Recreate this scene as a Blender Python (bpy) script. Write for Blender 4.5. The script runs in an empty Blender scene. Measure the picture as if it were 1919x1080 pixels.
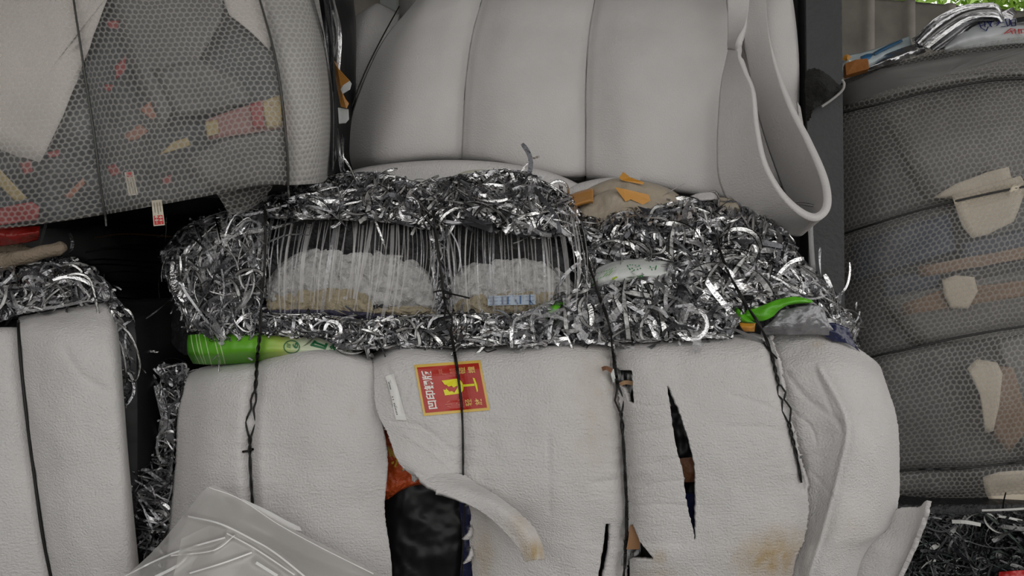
import bpy, math
import numpy as np
from mathutils import noise as mnoise, Vector
SC = bpy.context.scene
COL = SC.collection
rng = np.random.RandomState(11)
# ------------------------------------------------------------------ camera, sky, exposure
F, CX, CY, CZ = 1386.0, 959.5, 540.0, 1.15
cam_d = bpy.data.cameras.new('camera'); cam_d.sensor_width = 36.0; cam_d.lens = 36.0 * F / 1919.0
cam_d.clip_end = 200
cam = bpy.data.objects.new('camera', cam_d); COL.objects.link(cam)
cam.location = (0, 0, CZ); cam.rotation_euler = (math.pi / 2, 0, 0)
SC.camera = cam
wd = bpy.data.worlds.new('overcast_sky'); SC.world = wd; wd.use_nodes = True
_bg = wd.node_tree.nodes['Background']
_bg.inputs[0].default_value = (1.0, 0.985, 0.965, 1); _bg.inputs[1].default_value = 1.0
_nt = wd.node_tree; _tc = _nt.nodes.new('ShaderNodeTexCoord'); _sx = _nt.nodes.new('ShaderNodeSeparateXYZ'); _mr = _nt.nodes.new('ShaderNodeMapRange')
_mr.inputs['From Min'].default_value = -.8; _mr.inputs['From Max'].default_value = .8; _mr.inputs['To Min'].default_value = .72; _mr.inputs['To Max'].default_value = 1.45
_nt.links.new(_tc.outputs['Generated'], _sx.inputs[0]); _nt.links.new(_sx.outputs['X'], _mr.inputs['Value']); _nt.links.new(_mr.outputs[0], _bg.inputs[1])
SC.view_settings.view_transform = 'Standard'; SC.view_settings.look = 'None'
SC.view_settings.gamma = 1.0; SC.view_settings.use_curve_mapping = False
SC.view_settings.exposure = 0.24
sun_d = bpy.data.lights.new('sun', 'SUN'); sun_d.energy = 4.0; sun_d.angle = .02; sun_d.color = (1, .95, .85)
sun = bpy.data.objects.new('sun', sun_d); COL.objects.link(sun); sun.rotation_euler = (math.radians(-14), math.radians(33), 0); sun.location = (12, 4, 12)
# ------------------------------------------------------------------ materials
def nmat(name):
    m = bpy.data.materials.new(name); m.use_nodes = True
    return m, m.node_tree, m.node_tree.nodes['Principled BSDF']
def N(nt, t, **kw):
    n = nt.nodes.new(t)
    for k, v in kw.items():
        if k.startswith('i_'): n.inputs[int(k[2:])].default_value = v
        else: setattr(n, k, v)
    return n
def simple(name, col, rough=.6, metal=0., bump=0., scale=60., spec=.5, var=0., vscale=8.):
    m, nt, b = nmat(name)
    b.inputs['Base Color'].default_value = (*col, 1); b.inputs['Roughness'].default_value = rough
    b.inputs['Metallic'].default_value = metal; b.inputs['Specular IOR Level'].default_value = spec
    tc = N(nt, 'ShaderNodeTexCoord')
    if bump:
        nz = N(nt, 'ShaderNodeTexNoise'); nz.inputs['Scale'].default_value = scale; nz.inputs['Detail'].default_value = 4
        nt.links.new(tc.outputs['Object'], nz.inputs['Vector'])
        bp = N(nt, 'ShaderNodeBump'); bp.inputs['Strength'].default_value = bump; bp.inputs['Distance'].default_value = .01
        nt.links.new(nz.outputs['Fac'], bp.inputs['Height']); nt.links.new(bp.outputs['Normal'], b.inputs['Normal'])
    if var:
        nz = N(nt, 'ShaderNodeTexNoise'); nz.inputs['Scale'].default_value = vscale; nz.inputs['Detail'].default_value = 5
        nt.links.new(tc.outputs['Object'], nz.inputs['Vector'])
        mx = N(nt, 'ShaderNodeMix', data_type='RGBA')
        mx.inputs[6].default_value = (*[max(0, c * (1 - var)) for c in col], 1)
        mx.inputs[7].default_value = (*[min(1, c * (1 + var)) for c in col], 1)
        nt.links.new(nz.outputs['Fac'], mx.inputs[0]); nt.links.new(mx.outputs[2], b.inputs['Base Color'])
    return m
def foam_mat(name, col, grain=.35, weave=.0):
    """white PE foam: fine closed cell grain, faint stretched wrinkles, yellow stains stored per vertex"""
    m, nt, b = nmat(name); L = nt.links.new
    b.inputs['Roughness'].default_value = .62; b.inputs['Specular IOR Level'].default_value = .35
    uv = N(nt, 'ShaderNodeUVMap')
    def nz(scale, sx, sy, det=3.):
        mp = N(nt, 'ShaderNodeMapping'); mp.inputs['Scale'].default_value = (sx, sy, 1)
        n = N(nt, 'ShaderNodeTexNoise'); n.inputs['Scale'].default_value = scale; n.inputs['Detail'].default_value = det
        L(uv.outputs[0], mp.inputs[0]); L(mp.outputs[0], n.inputs['Vector']); return n.outputs['Fac']
    g = nz(190, 1, 1); w = nz(85, .4, 2.2, 4); w2 = nz(150, 2.4, .4, 2)
    a1 = N(nt, 'ShaderNodeMath', operation='MULTIPLY_ADD'); a1.inputs[1].default_value = weave; L(w, a1.inputs[0]); L(g, a1.inputs[2])
    a2 = N(nt, 'ShaderNodeMath', operation='MULTIPLY_ADD'); a2.inputs[1].default_value = weave * .45; L(w2, a2.inputs[0]); L(a1.outputs[0], a2.inputs[2])
    bp = N(nt, 'ShaderNodeBump'); bp.inputs['Strength'].default_value = grain; bp.inputs['Distance'].default_value = .005
    L(a2.outputs[0], bp.inputs['Height']); L(bp.outputs[0], b.inputs['Normal'])
    v = nz(7, 1, 1, 5)
    mx = N(nt, 'ShaderNodeMix', data_type='RGBA')
    mx.inputs[6].default_value = (*[c * .90 for c in col], 1); mx.inputs[7].default_value = (*[min(1, c * 1.06) for c in col], 1)
    L(v, mx.inputs[0])
    at = N(nt, 'ShaderNodeAttribute', attribute_name='stain')
    st = nz(45, 1, .6, 5)
    mu = N(nt, 'ShaderNodeMath', operation='MULTIPLY'); L(at.outputs['Fac'], mu.inputs[0]); L(st, mu.inputs[1])
    m2 = N(nt, 'ShaderNodeMix', data_type='RGBA'); m2.inputs[7].default_value = (.40, .27, .10, 1)
    L(mu.outputs[0], m2.inputs[0]); L(mx.outputs[2], m2.inputs[6]); L(m2.outputs[2], b.inputs['Base Color'])
    return m
def film_mix(name, col, opac, rough=.25, bump=.3, scale=25., aniso=(1, 1, 1)):
    """clear plastic film: part see-through, part glossy"""
    m, nt, b = nmat(name); L = nt.links.new
    b.inputs['Base Color'].default_value = (*col, 1); b.inputs['Roughness'].default_value = rough
    b.inputs['Specular IOR Level'].default_value = .9
    tr = N(nt, 'ShaderNodeBsdfTransparent'); mx = N(nt, 'ShaderNodeMixShader')
    out = nt.nodes['Material Output']
    tc = N(nt, 'ShaderNodeTexCoord'); mp = N(nt, 'ShaderNodeMapping'); mp.inputs['Scale'].default_value = aniso
    nz = N(nt, 'ShaderNodeTexNoise'); nz.inputs['Scale'].default_value = scale; nz.inputs['Detail'].default_value = 3
    L(tc.outputs['Object'], mp.inputs[0]); L(mp.outputs[0], nz.inputs['Vector'])
    bp = N(nt, 'ShaderNodeBump'); bp.inputs['Strength'].default_value = bump; bp.inputs['Distance'].default_value = .01
    L(nz.outputs['Fac'], bp.inputs['Height']); L(bp.outputs[0], b.inputs['Normal'])
    lw = N(nt, 'ShaderNodeLayerWeight'); lw.inputs[0].default_value = .35
    ma = N(nt, 'ShaderNodeMath', operation='MULTIPLY_ADD', use_clamp=True); ma.inputs[1].default_value = .6; ma.inputs[2].default_value = opac
    L(lw.outputs['Fresnel'], ma.inputs[0]); L(ma.outputs[0], mx.inputs[0])
    L(tr.outputs[0], mx.inputs[1]); L(b.outputs[0], mx.inputs[2]); L(mx.outputs[0], out.inputs[0])
    return m
def bubble_mat(name, col, pitch, o_c, o_e, rough=.35):
    """bubble wrap: hexagonal grid of round bubbles, clearer inside a bubble than on the welded web"""
    m, nt, b = nmat(name); L = nt.links.new
    b.inputs['Base Color'].default_value = (*col, 1); b.inputs['Roughness'].default_value = rough
    uv = N(nt, 'ShaderNodeUVMap')
    wz = N(nt, 'ShaderNodeTexNoise'); wz.inputs['Scale'].default_value = 9.; wz.inputs['Detail'].default_value = 2
    L(uv.outputs[0], wz.inputs['Vector'])
    wo = N(nt, 'ShaderNodeVectorMath', operation='SCALE'); wo.inputs['Scale'].default_value = pitch * 1.6; L(wz.outputs['Color'], wo.inputs[0])
    wa = N(nt, 'ShaderNodeVectorMath', operation='ADD'); L(uv.outputs[0], wa.inputs[0]); L(wo.outputs[0], wa.inputs[1])
    sc = N(nt, 'ShaderNodeVectorMath', operation='SCALE'); sc.inputs['Scale'].default_value = 1 / pitch; L(wa.outputs[0], sc.inputs[0])
    def cell(off):
        ad = N(nt, 'ShaderNodeVectorMath', operation='ADD'); ad.inputs[1].default_value = (400 + off[0], 400 * math.sqrt(3) + off[1], 0); L(sc.outputs[0], ad.inputs[0])
        mo = N(nt, 'ShaderNodeVectorMath', operation='MODULO'); mo.inputs[1].default_value = (1, math.sqrt(3), 1); L(ad.outputs[0], mo.inputs[0])
        su = N(nt, 'ShaderNodeVectorMath', operation='SUBTRACT'); su.inputs[1].default_value = (.5, math.sqrt(3) / 2, 0); L(mo.outputs[0], su.inputs[0])
        mz = N(nt, 'ShaderNodeVectorMath', operation='MULTIPLY'); mz.inputs[1].default_value = (1, 1, 0); L(su.outputs[0], mz.inputs[0])
        le = N(nt, 'ShaderNodeVectorMath', operation='LENGTH'); L(mz.outputs[0], le.inputs[0]); return le.outputs['Value']
    mi = N(nt, 'ShaderNodeMath', operation='MINIMUM'); L(cell((0, 0)), mi.inputs[0]); L(cell((.5, math.sqrt(3) / 2)), mi.inputs[1])
    mr = N(nt, 'ShaderNodeMapRange', interpolation_type='SMOOTHSTEP')
    mr.inputs['From Min'].default_value = .27; mr.inputs['From Max'].default_value = .50
    mr.inputs['To Min'].default_value = o_c; mr.inputs['To Max'].default_value = o_e; L(mi.outputs[0], mr.inputs['Value'])
    n2 = N(nt, 'ShaderNodeTexNoise'); n2.inputs['Scale'].default_value = 4.; n2.inputs['Detail'].default_value = 4; L(uv.outputs[0], n2.inputs['Vector'])
    mm = N(nt, 'ShaderNodeMath', operation='MULTIPLY_ADD', use_clamp=True); mm.inputs[1].default_value = .35; L(n2.outputs['Fac'], mm.inputs[0])
    sb = N(nt, 'ShaderNodeMath', operation='SUBTRACT'); sb.inputs[1].default_value = .17; L(mr.outputs[0], sb.inputs[0]); L(sb.outputs[0], mm.inputs[2])
    bp = N(nt, 'ShaderNodeBump', invert=True); bp.inputs['Strength'].default_value = .6; bp.inputs['Distance'].default_value = .004
    L(mi.outputs[0], bp.inputs['Height']); L(bp.outputs[0], b.inputs['Normal'])
    tr = N(nt, 'ShaderNodeBsdfTransparent'); mx = N(nt, 'ShaderNodeMixShader')
    L(mm.outputs[0], mx.inputs[0]); L(tr.outputs[0], mx.inputs[1]); L(b.outputs[0], mx.inputs[2])
    L(mx.outputs[0], nt.nodes['Material Output'].inputs[0])
    return m
def foil_mat(name, col, rough, stripe=0, metal=1., clear=0., dark=(.02, .02, .02)):
    """cut strips of metallised film; 'stripe' prints a dark line along one edge (uv.y)"""
    m, nt, b = nmat(name); L = nt.links.new
    b.inputs['Roughness'].default_value = rough; b.inputs['Metallic'].default_value = metal
    uv = N(nt, 'ShaderNodeUVMap')
    mp = N(nt, 'ShaderNodeMapping'); mp.inputs['Scale'].default_value = (110, 1.5, 1); L(uv.outputs[0], mp.inputs[0])
    nz = N(nt, 'ShaderNodeTexNoise'); nz.inputs['Scale'].default_value = 1.; nz.inputs['Detail'].default_value = 3; L(mp.outputs[0], nz.inputs['Vector'])
    bp = N(nt, 'ShaderNodeBump'); bp.inputs['Strength'].default_value = .5; bp.inputs['Distance'].default_value = .006
    L(nz.outputs['Fac'], bp.inputs['Height']); L(bp.outputs[0], b.inputs['Normal'])
    if stripe:
        sx = N(nt, 'ShaderNodeSeparateXYZ'); L(uv.outputs[0], sx.inputs[0])
        ab = N(nt, 'ShaderNodeMath', operation='SUBTRACT'); ab.inputs[1].default_value = .5; L(sx.outputs['Y'], ab.inputs[0])
        aa = N(nt, 'ShaderNodeMath', operation='ABSOLUTE'); L(ab.outputs[0], aa.inputs[0])
        gt = N(nt, 'ShaderNodeMath', operation='GREATER_THAN'); gt.inputs[1].default_value = .5 - stripe; L(aa.outputs[0], gt.inputs[0])
        mx = N(nt, 'ShaderNodeMix', data_type='RGBA'); mx.inputs[6].default_value = (*col, 1); mx.inputs[7].default_value = (*dark, 1)
        L(gt.outputs[0], mx.inputs[0]); L(mx.outputs[2], b.inputs['Base Color'])
    else: b.inputs['Base Color'].default_value = (*col, 1)
    if clear:
        tr = N(nt, 'ShaderNodeBsdfTransparent'); mx = N(nt, 'ShaderNodeMixShader'); mx.inputs[0].default_value = 1 - clear
        L(tr.outputs[0], mx.inputs[1]); L(b.outputs[0], mx.inputs[2]); L(mx.outputs[0], nt.nodes['Material Output'].inputs[0])
    return m
def green_mat():
    """printed film: green fading to pale, thin light lines near one end"""
    m, nt, b = nmat('green_printed_film'); L = nt.links.new
    b.inputs['Roughness'].default_value = .32
    at = N(nt, 'ShaderNodeUVMap', uv_map='unit'); sx = N(nt, 'ShaderNodeSeparateXYZ'); L(at.outputs[0], sx.inputs[0])
    cr = N(nt, 'ShaderNodeValToRGB'); e = cr.color_ramp.elements
    e[0].position = 0; e[0].color = (.035, .16, .008, 1); e[1].position = 1; e[1].color = (.55, .60, .48, 1)
    for p, c in ((.12, (.09, .34, .015)), (.42, (.13, .40, .02)), (.56, (.38, .50, .10)), (.68, (.52, .58, .40))):
        x = e.new(p); x.color = (*c, 1)
    L(sx.outputs['X'], cr.inputs[0])
    sk = N(nt, 'ShaderNodeMath', operation='MULTIPLY_ADD'); sk.inputs[1].default_value = -.05; L(sx.outputs['Y'], sk.inputs[0]); L(sx.outputs['X'], sk.inputs[2])
    acc = None
    for p in (.055, .095, .12, .165, .225, .25):
        c = N(nt, 'ShaderNodeMath', operation='COMPARE'); c.inputs[1].default_value = p - .03; c.inputs[2].default_value = .0032; L(sk.outputs[0], c.inputs[0])
        if acc is None: acc = c
        else:
            a = N(nt, 'ShaderNodeMath', operation='ADD', use_clamp=True); L(acc.outputs[0], a.inputs[0]); L(c.outputs[0], a.inputs[1]); acc = a
    mx = N(nt, 'ShaderNodeMix', data_type='RGBA'); mx.inputs[7].default_value = (.45, .62, .30, 1)
    L(acc.outputs[0], mx.inputs[0]); L(cr.outputs[0], mx.inputs[6]); L(mx.outputs[2], b.inputs['Base Color'])
    return m
FOAM_UP = foam_mat('smooth_white_foam', (.605, .586, .576), .40, .35)
FOAM = foam_mat('grained_white_foam', (.605, .586, .576), .75, .55)
FOAM_L = foam_mat('pale_grained_foam', (.605, .586, .576), .80, .3)
FOIL = [foil_mat('silver_foil', (.80, .80, .81), .16),
        foil_mat('striped_foil', (.78, .78, .77), .22, .16),
        foil_mat('dull_foil', (.40, .40, .41), .30),
        foil_mat('printed_foil', (.42, .42, .41), .35, .14, .5),
        foil_mat('clear_shred', (.55, .55, .56), .18, 0, .45, .5),
        foil_mat('dark_foil', (.10, .10, .11), .25, 0, .6)]
CLEAR_STRIP = foil_mat('clear_plastic_strip', (.70, .69, .68), .25, 0, .1, .62)
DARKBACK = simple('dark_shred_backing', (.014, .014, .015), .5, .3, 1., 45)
BLACKFILM = simple('black_film', (.007, .007, .008), .42, 0, .4, 7, spec=.35)
WIRE = simple('annealed_wire', (.018, .017, .016), .45, .6)
ORANGE = simple('orange_tape', (.60, .27, .03), .35, 0, .2, 40)
TAPE = simple('brown_tape', (.42, .19, .04), .35, 0, .2, 40)
GREEN = green_mat()
GREENP = simple('green_film', (.10, .40, .015), .28, 0, .4, 30, var=.25, vscale=20)
WHITEP = simple('white_printed_film', (.60, .62, .60), .3, 0, .3, 30)
# ------------------------------------------------------------------ mesh helpers
def props(o, label=None, cat=None, group=None, kind=None):
    for k, v in (('label', label), ('category', cat), ('group', group), ('kind', kind)):
        if v: o[k] = v
    return o
def thing(name, loc, label, cat, group=None):
    o = bpy.data.objects.new(name, None); o.location = loc; o.empty_display_size = .05; COL.objects.link(o)
    return props(o, label, cat, group)
def top(o):
    p = Vector((0, 0, 0))
    while o is not None: p += o.location; o = o.parent
    return p
def mk(name, V, Fc, mats, parent=None, uv=None, midx=None, smooth=True, label=None, unit=None, stain=None):
    V = np.asarray(V, float)
    if parent is not None: V = V - np.array(top(parent))
    me = bpy.data.meshes.new(name)
    Fa = Fc if isinstance(Fc, np.ndarray) else None
    if Fa is not None:
        n, k = Fa.shape
        me.vertices.add(len(V)); me.vertices.foreach_set('co', V.astype(np.float32).ravel())
        me.loops.add(n * k); me.loops.foreach_set('vertex_index', Fa.astype(np.int32).ravel())
        me.polygons.add(n); me.polygons.foreach_set('loop_start', np.arange(0, n * k, k, dtype=np.int32))
    else: me.from_pydata(V.tolist(), [], [list(f) for f in Fc])
    me.update(calc_edges=True); me.validate()
    if smooth: me.polygons.foreach_set('use_smooth', np.ones(len(me.polygons), bool))
    for mt in (mats if isinstance(mats, (list, tuple)) else [mats]): me.materials.append(mt)
    if midx is not None: me.polygons.foreach_set('material_index', np.asarray(midx, np.int32))
    for nm, arr in (('UVMap', uv), ('unit', unit)):
        if arr is not None:
            lay = me.uv_layers.new(name=nm); li = np.zeros(len(me.loops), np.int32); me.loops.foreach_get('vertex_index', li)
            lay.data.foreach_set('uv', np.asarray(arr, np.float32)[li].ravel())
    if stain is not None:
        a = me.attributes.new('stain', 'FLOAT', 'POINT'); a.data.foreach_set('value', np.asarray(stain, np.float32))
    o = bpy.data.objects.new(name, me); COL.objects.link(o)
    if parent is not None: o.parent = parent
    if label: o['label'] = label
    return o
def W(P):
    """(picture x, picture y, distance) -> metres"""
    P = np.asarray(P, float); Y = P[..., 2]
    return np.stack([(P[..., 0] - CX) * Y / F, Y, CZ - (P[..., 1] - CY) * Y / F], -1)
def nz3(P, s, seed=0.):
    P = np.asarray(P).reshape(-1, 3) * s
    return np.array([mnoise.noise(Vector((p[0] + seed, p[1] + seed * .7, p[2] - seed))) for p in P])
def cr1(c, t):
    """Catmull-Rom along axis 0 of c at parameters t (0..len-1)"""
    c = np.asarray(c, float); n = len(c)
    if n == 1: return np.repeat(c, len(t), 0)
    e = np.concatenate([2 * c[:1] - c[1:2], c, 2 * c[-1:] - c[-2:-1]], 0)
    i = np.clip(np.floor(t).astype(int), 0, n - 2); f = (t - i).reshape((-1,) + (1,) * (c.ndim - 1))
    a, b, d, g = e[i], e[i + 1], e[i + 2], e[i + 3]
    return .5 * (2 * b + (d - a) * f + (2 * a - 5 * b + 4 * d - g) * f ** 2 + (3 * b - a - 3 * d + g) * f ** 3)
def patch(ctrl, nu, nv):
    c = np.asarray(ctrl, float)
    g = cr1(c, np.linspace(0, c.shape[0] - 1, nv))
    g = cr1(g.transpose(1, 0, 2), np.linspace(0, c.shape[1] - 1, nu)).transpose(1, 0, 2)
    return g
def polydist(P, line):
    """distance of Nx2 points to a polyline, and the position along it"""
    P = np.asarray(P, float); L = np.asarray(line, float)[:, :2]
    best = np.full(len(P), 1e9); pos = np.zeros(len(P)); acc = 0.
    for a, b in zip(L[:-1], L[1:]):
        d = b - a; ln = np.linalg.norm(d) + 1e-9
        t = np.clip(((P - a) @ d) / ln ** 2, 0, 1)
        q = np.linalg.norm(P - (a + t[:, None] * d), axis=1); m = q < best
        best[m] = q[m]; pos[m] = acc + t[m] * ln; acc += ln
    return best, pos
def inpoly(P, poly):
    x, y = P[:, 0], P[:, 1]; r = np.zeros(len(P), bool); q = np.asarray(poly, float)
    j = len(q) - 1
    for i in range(len(q)):
        xi, yi, xj, yj = q[i][0], q[i][1], q[j][0], q[j][1]
        c = ((yi > y) != (yj > y)) & (x < (xj - xi) * (y - yi) / (yj - yi + 1e-12) + xi); r ^= c; j = i
    return r
def densify(poly, step, amp, seed):
    r = np.random.RandomState(seed); q = np.asarray(poly, float); out = []
    for a, b in zip(q, np.roll(q, -1, 0)):
        n = max(1, int(np.linalg.norm(b - a) / step))
        for k in range(n):
            out.append(a + (b - a) * k / n + r.uniform(-amp, amp, 2))
    return np.array(out)
def sheet(name, ctrl, mat, parent, nu=60, nv=60, thick=.012, dents=(), holes=(), rough=0., rs=9., jitter=0., stains=(), label=None, seed=1, crease=0., keep=None):
    """a bent sheet from control points; dents pull it in along wires; holes are cut; optional thickness"""
    g = patch(ctrl, nu, nv); P = g.reshape(-1, 3).copy()
    if jitter:
        r = np.random.RandomState(seed); E = np.zeros((nv, nu), bool); E[:, 0] = E[:, -1] = E[0] = E[-1] = True
        e = E.ravel(); P[e, :2] += r.normal(0, jitter, (e.sum(), 2)) * (r.rand(e.sum(), 1) ** 2 * 2)
    for line, sig, dep in dents:
        if len(line) > 2: line = cr1(np.asarray(line, float)[:, :2], np.linspace(0, len(line) - 1, len(line) * 5))
        d, pos = polydist(P[:, :2], line)
        P[:, 2] += dep * np.exp(-(d / sig) ** 2)
        if crease and sig > 10:
            cz = np.array([mnoise.noise(Vector((p * .07, q * .012, seed))) for p, q in zip(pos, d)])
            P[:, 2] += crease * cz * np.exp(-d / 38.) * .45
    if rough: P[:, 2] += rough * nz3(W(P), rs, seed) + rough * .4 * nz3(W(P), rs * 3.1, seed + 5)
    idx = np.arange(nu * nv).reshape(nv, nu)
    Fq = np.stack([idx[:-1, :-1], idx[:-1, 1:], idx[1:, 1:], idx[1:, :-1]], -1).reshape(-1, 4)
    if len(holes):
        G0 = W(P).reshape(nv, nu, 3); n0 = np.cross(np.gradient(G0, axis=1), np.gradient(G0, axis=0)).reshape(-1, 3); n0 /= np.linalg.norm(n0, axis=1)[:, None] + 1e-12
        n0 *= np.where((n0 * (np.array([0, 0, CZ]) - W(P))).sum(1) < 0, -1, 1)[:, None]
    for h in holes:
        ins = inpoly(P, h); kill = ins[Fq].all(1); Fq2 = Fq[~kill]
        mv = ins[Fq2]
        for v in np.unique(Fq2[mv]):
            fs = Fq2[(Fq2 == v).any(1)].ravel(); ov = fs[~ins[fs]]
            a_, b_ = P[v, :2].copy(), P[ov, :2].mean(0)
            for _ in range(8):
                m_ = (a_ + b_) / 2
                if inpoly(m_[None], h)[0]: a_ = m_
                else: b_ = m_
            P[v, :2] = b_
        Fq = Fq2
    V = W(P); G = V.reshape(nv, nu, 3)
    nrm = np.cross(G[nv // 2, nu // 2 + 1] - G[nv // 2, nu // 2], G[nv // 2 + 1, nu // 2] - G[nv // 2, nu // 2])
    if nrm @ (np.array([0, 0, CZ]) - G[nv // 2, nu // 2]) < 0: Fq = Fq[:, ::-1].copy()
    du = np.linalg.norm(np.diff(G, axis=1), axis=2).mean(0); dv = np.linalg.norm(np.diff(G, axis=0), axis=2).mean(1)
    u = np.concatenate([[0], np.cumsum(du)]); v = np.concatenate([[0], np.cumsum(dv)])
    U, Vv = np.meshgrid(u, v); uu, vv = np.meshgrid(np.linspace(0, 1, nu), np.linspace(0, 1, nv))
    st = np.zeros(len(P))
    for sx, sy, rx, ry, a in stains: st += a * np.exp(-((P[:, 0] - sx) / rx) ** 2 - ((P[:, 1] - sy) / ry) ** 2)
    used = np.unique(Fq)
    if thick and len(holes):
        # front skin, back skin and a rim along every outer and torn edge
        e = np.concatenate([Fq[:, [a, (a + 1) % 4]] for a in range(4)]); ky = np.sort(e, 1); _, iv, ct = np.unique(ky, axis=0, return_inverse=True, return_counts=True)
        be = e[ct[iv.ravel()] == 1]; nV = len(V)
        o = mk(name, np.concatenate([V, V - n0 * thick]), np.concatenate([Fq, Fq[:, ::-1] + nV, np.stack([be[:, 1], be[:, 0], be[:, 0] + nV, be[:, 1] + nV], -1)]), mat, parent,
               np.tile(np.stack([U, -Vv], -1).reshape(-1, 2), (2, 1)), label=label, stain=np.tile(st, 2))
        return o, P[used]
    o = mk(name, V, Fq, mat, parent, np.stack([U, -Vv], -1).reshape(-1, 2), label=label, unit=np.stack([uu, vv], -1).reshape(-1, 2), stain=st)
    if thick:
        md = o.modifiers.new('thickness', 'SOLIDIFY'); md.thickness = thick; md.offset = -1
    return o, P[used]
def depth(grids, x, y, rad=14):
    """distance of the nearest sheet at a picture position"""
    best = None; near = None
    for g in grids:
        dx, dy = g[:, 0] - x, g[:, 1] - y; d = dx * dx + dy * dy; k = np.argpartition(d, 9)[:9] if len(g) > 9 else np.arange(len(g))
        m = math.sqrt(d[k].min()); w = 1 / (d[k] + 4.)
        if len(k) == 9 and m < 40:
            A = np.column_stack([np.ones(9), dx[k], dy[k]]) * w[:, None]; sol = np.linalg.lstsq(A, g[k, 2] * w, rcond=.02)[0]; Y = float(np.clip(sol[0], g[k, 2].min() - .003, g[k, 2].max() + .003))
        else: Y = (g[k, 2] * w).sum() / w.sum()
        if m < rad and (best is None or Y < best): best = Y
        if near is None or m < near[0]: near = (m, Y)
    return best if best is not None else near[1]
def tube(name, pts, r, mat, parent, nside=8, label=None, extra=()):
    """one wire or rod (and any strands twisted with it) as one mesh"""
    VV, FF, off = [], [], 0
    for line in (pts,) + tuple(extra):
        p = np.asarray(line, float); n = len(p); t = np.gradient(p, axis=0); t /= np.linalg.norm(t, axis=1)[:, None] + 1e-9
        ref = np.array([.13, -1, .07]); a = np.cross(t, ref); a /= np.linalg.norm(a, axis=1)[:, None] + 1e-9; b = np.cross(t, a)
        th = np.linspace(0, 2 * math.pi, nside, endpoint=False)
        rr = np.broadcast_to(np.asarray(r, float), (n,))
        V = p[:, None] + rr[:, None, None] * (np.cos(th)[None, :, None] * a[:, None] + np.sin(th)[None, :, None] * b[:, None])
        i = np.arange(n * nside).reshape(n, nside) + off
        f = np.stack([i[:-1], np.roll(i[:-1], -1, 1), np.roll(i[1:], -1, 1), i[1:]], -1).reshape(-1, 4)
        VV.append(V.reshape(-1, 3)); FF.append(f); off += n * nside
    return mk(name, np.concatenate(VV), np.concatenate(FF), mat, parent, label=label)
def roundbox(name, lo, hi, r, mat, parent, n=14, amp=.02, s=4., seed=0, label=None):
    """a lumpy block with rounded edges: the packed body of a bale"""
    lo, hi = np.array(lo, float), np.array(hi, float); c, h = (lo + hi) / 2, (hi - lo) / 2
    VV, FF, off = [], [], 0; t = np.linspace(-1, 1, n)
    for ax in range(3):
        for sg in (-1, 1):
            a, b = np.meshgrid(t, t, indexing='ij'); p = np.zeros((n, n, 3))
            p[..., ax] = sg; p[..., (ax + 1) % 3] = a * sg; p[..., (ax + 2) % 3] = b
            q = p * h; inner = np.clip(q, -(h - r), h - r); d = q - inner
            ln = np.linalg.norm(d, axis=-1, keepdims=True); q = inner + d / np.maximum(ln, 1e-9) * np.minimum(ln, r)
            VV.append((q + c).reshape(-1, 3)); i = np.arange(n * n).reshape(n, n) + off
            FF.append(np.stack([i[:-1, :-1], i[1:, :-1], i[1:, 1:], i[:-1, 1:]], -1).reshape(-1, 4)); off += n * n
    V = np.concatenate(VV)
    V = V - .5 * amp * (V - c) / np.linalg.norm(h) + (amp * nz3(V, s, seed))[:, None] * (V - c) / (np.abs(V - c).max(1, keepdims=True) + 1e-6)
    V[:, 2] = np.maximum(V[:, 2], lo[2])
    return mk(name, V, np.concatenate(FF), mat, parent, label=label)
def ribbons(C, T, L, Wd, curl, seg=20, wob=.16, face=.6, r=rng):
    """strips that start along T and curl; returns verts (n, seg+1, 2, 3)"""
    n = len(C); T = T / np.linalg.norm(T, axis=1)[:, None]
    A = r.normal(0, 1, (n, 3)); A[:, 1] *= 3.0; A /= np.linalg.norm(A, axis=1)[:, None]
    Nn = r.normal(0, 1, (n, 3)) * (1 - face) + np.array([0, -1, .25]) * face
    S = np.cross(T, Nn); S /= np.linalg.norm(S, axis=1)[:, None] + 1e-9
    P = np.zeros((n, seg + 1, 3)); SS = np.zeros_like(P); st = (L / seg)[:, None]; da = curl / seg; tw = r.normal(0, wob, n)
    p = np.zeros((n, 3))
    for k in range(seg + 1):
        P[:, k] = p; SS[:, k] = S
        p = p + T * st
        ang = (da + r.normal(0, wob / 2, n))[:, None]
        T = T * np.cos(ang) + np.cross(A, T) * np.sin(ang) + A * (A * T).sum(1, keepdims=True) * (1 - np.cos(ang))
        T /= np.linalg.norm(T, axis=1)[:, None]
        S = S - T * (S * T).sum(1, keepdims=True); S /= np.linalg.norm(S, axis=1)[:, None] + 1e-9
        B = np.cross(T, S); S = S * np.cos(tw)[:, None] + B * np.sin(tw)[:, None]
    P += (C - P.mean(1))[:, None]
    wv = np.ones(seg + 1); wv[0] = wv[-1] = .75
    h = SS * (Wd[:, None] / 2 * wv)[..., None]
    return np.stack([P - h, P + h], 2)
def ribmesh(R, Lm):
    n, k = R.shape[:2]; i = np.arange(n * k * 2).reshape(n, k, 2)
    Fq = np.stack([i[:, :-1, 0], i[:, 1:, 0], i[:, 1:, 1], i[:, :-1, 1]], -1).reshape(-1, 4)
    u = np.linspace(0, 1, k)[None, :, None] * Lm[:, None, None] + rng.rand(n, 1, 1) * 9
    uv = np.stack([np.broadcast_to(u, (n, k, 2)), np.broadcast_to(np.array([0., 1.])[None, None], (n, k, 2))], -1)
    return R.reshape(-1, 3), Fq, uv.reshape(-1, 2), k - 1
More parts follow.
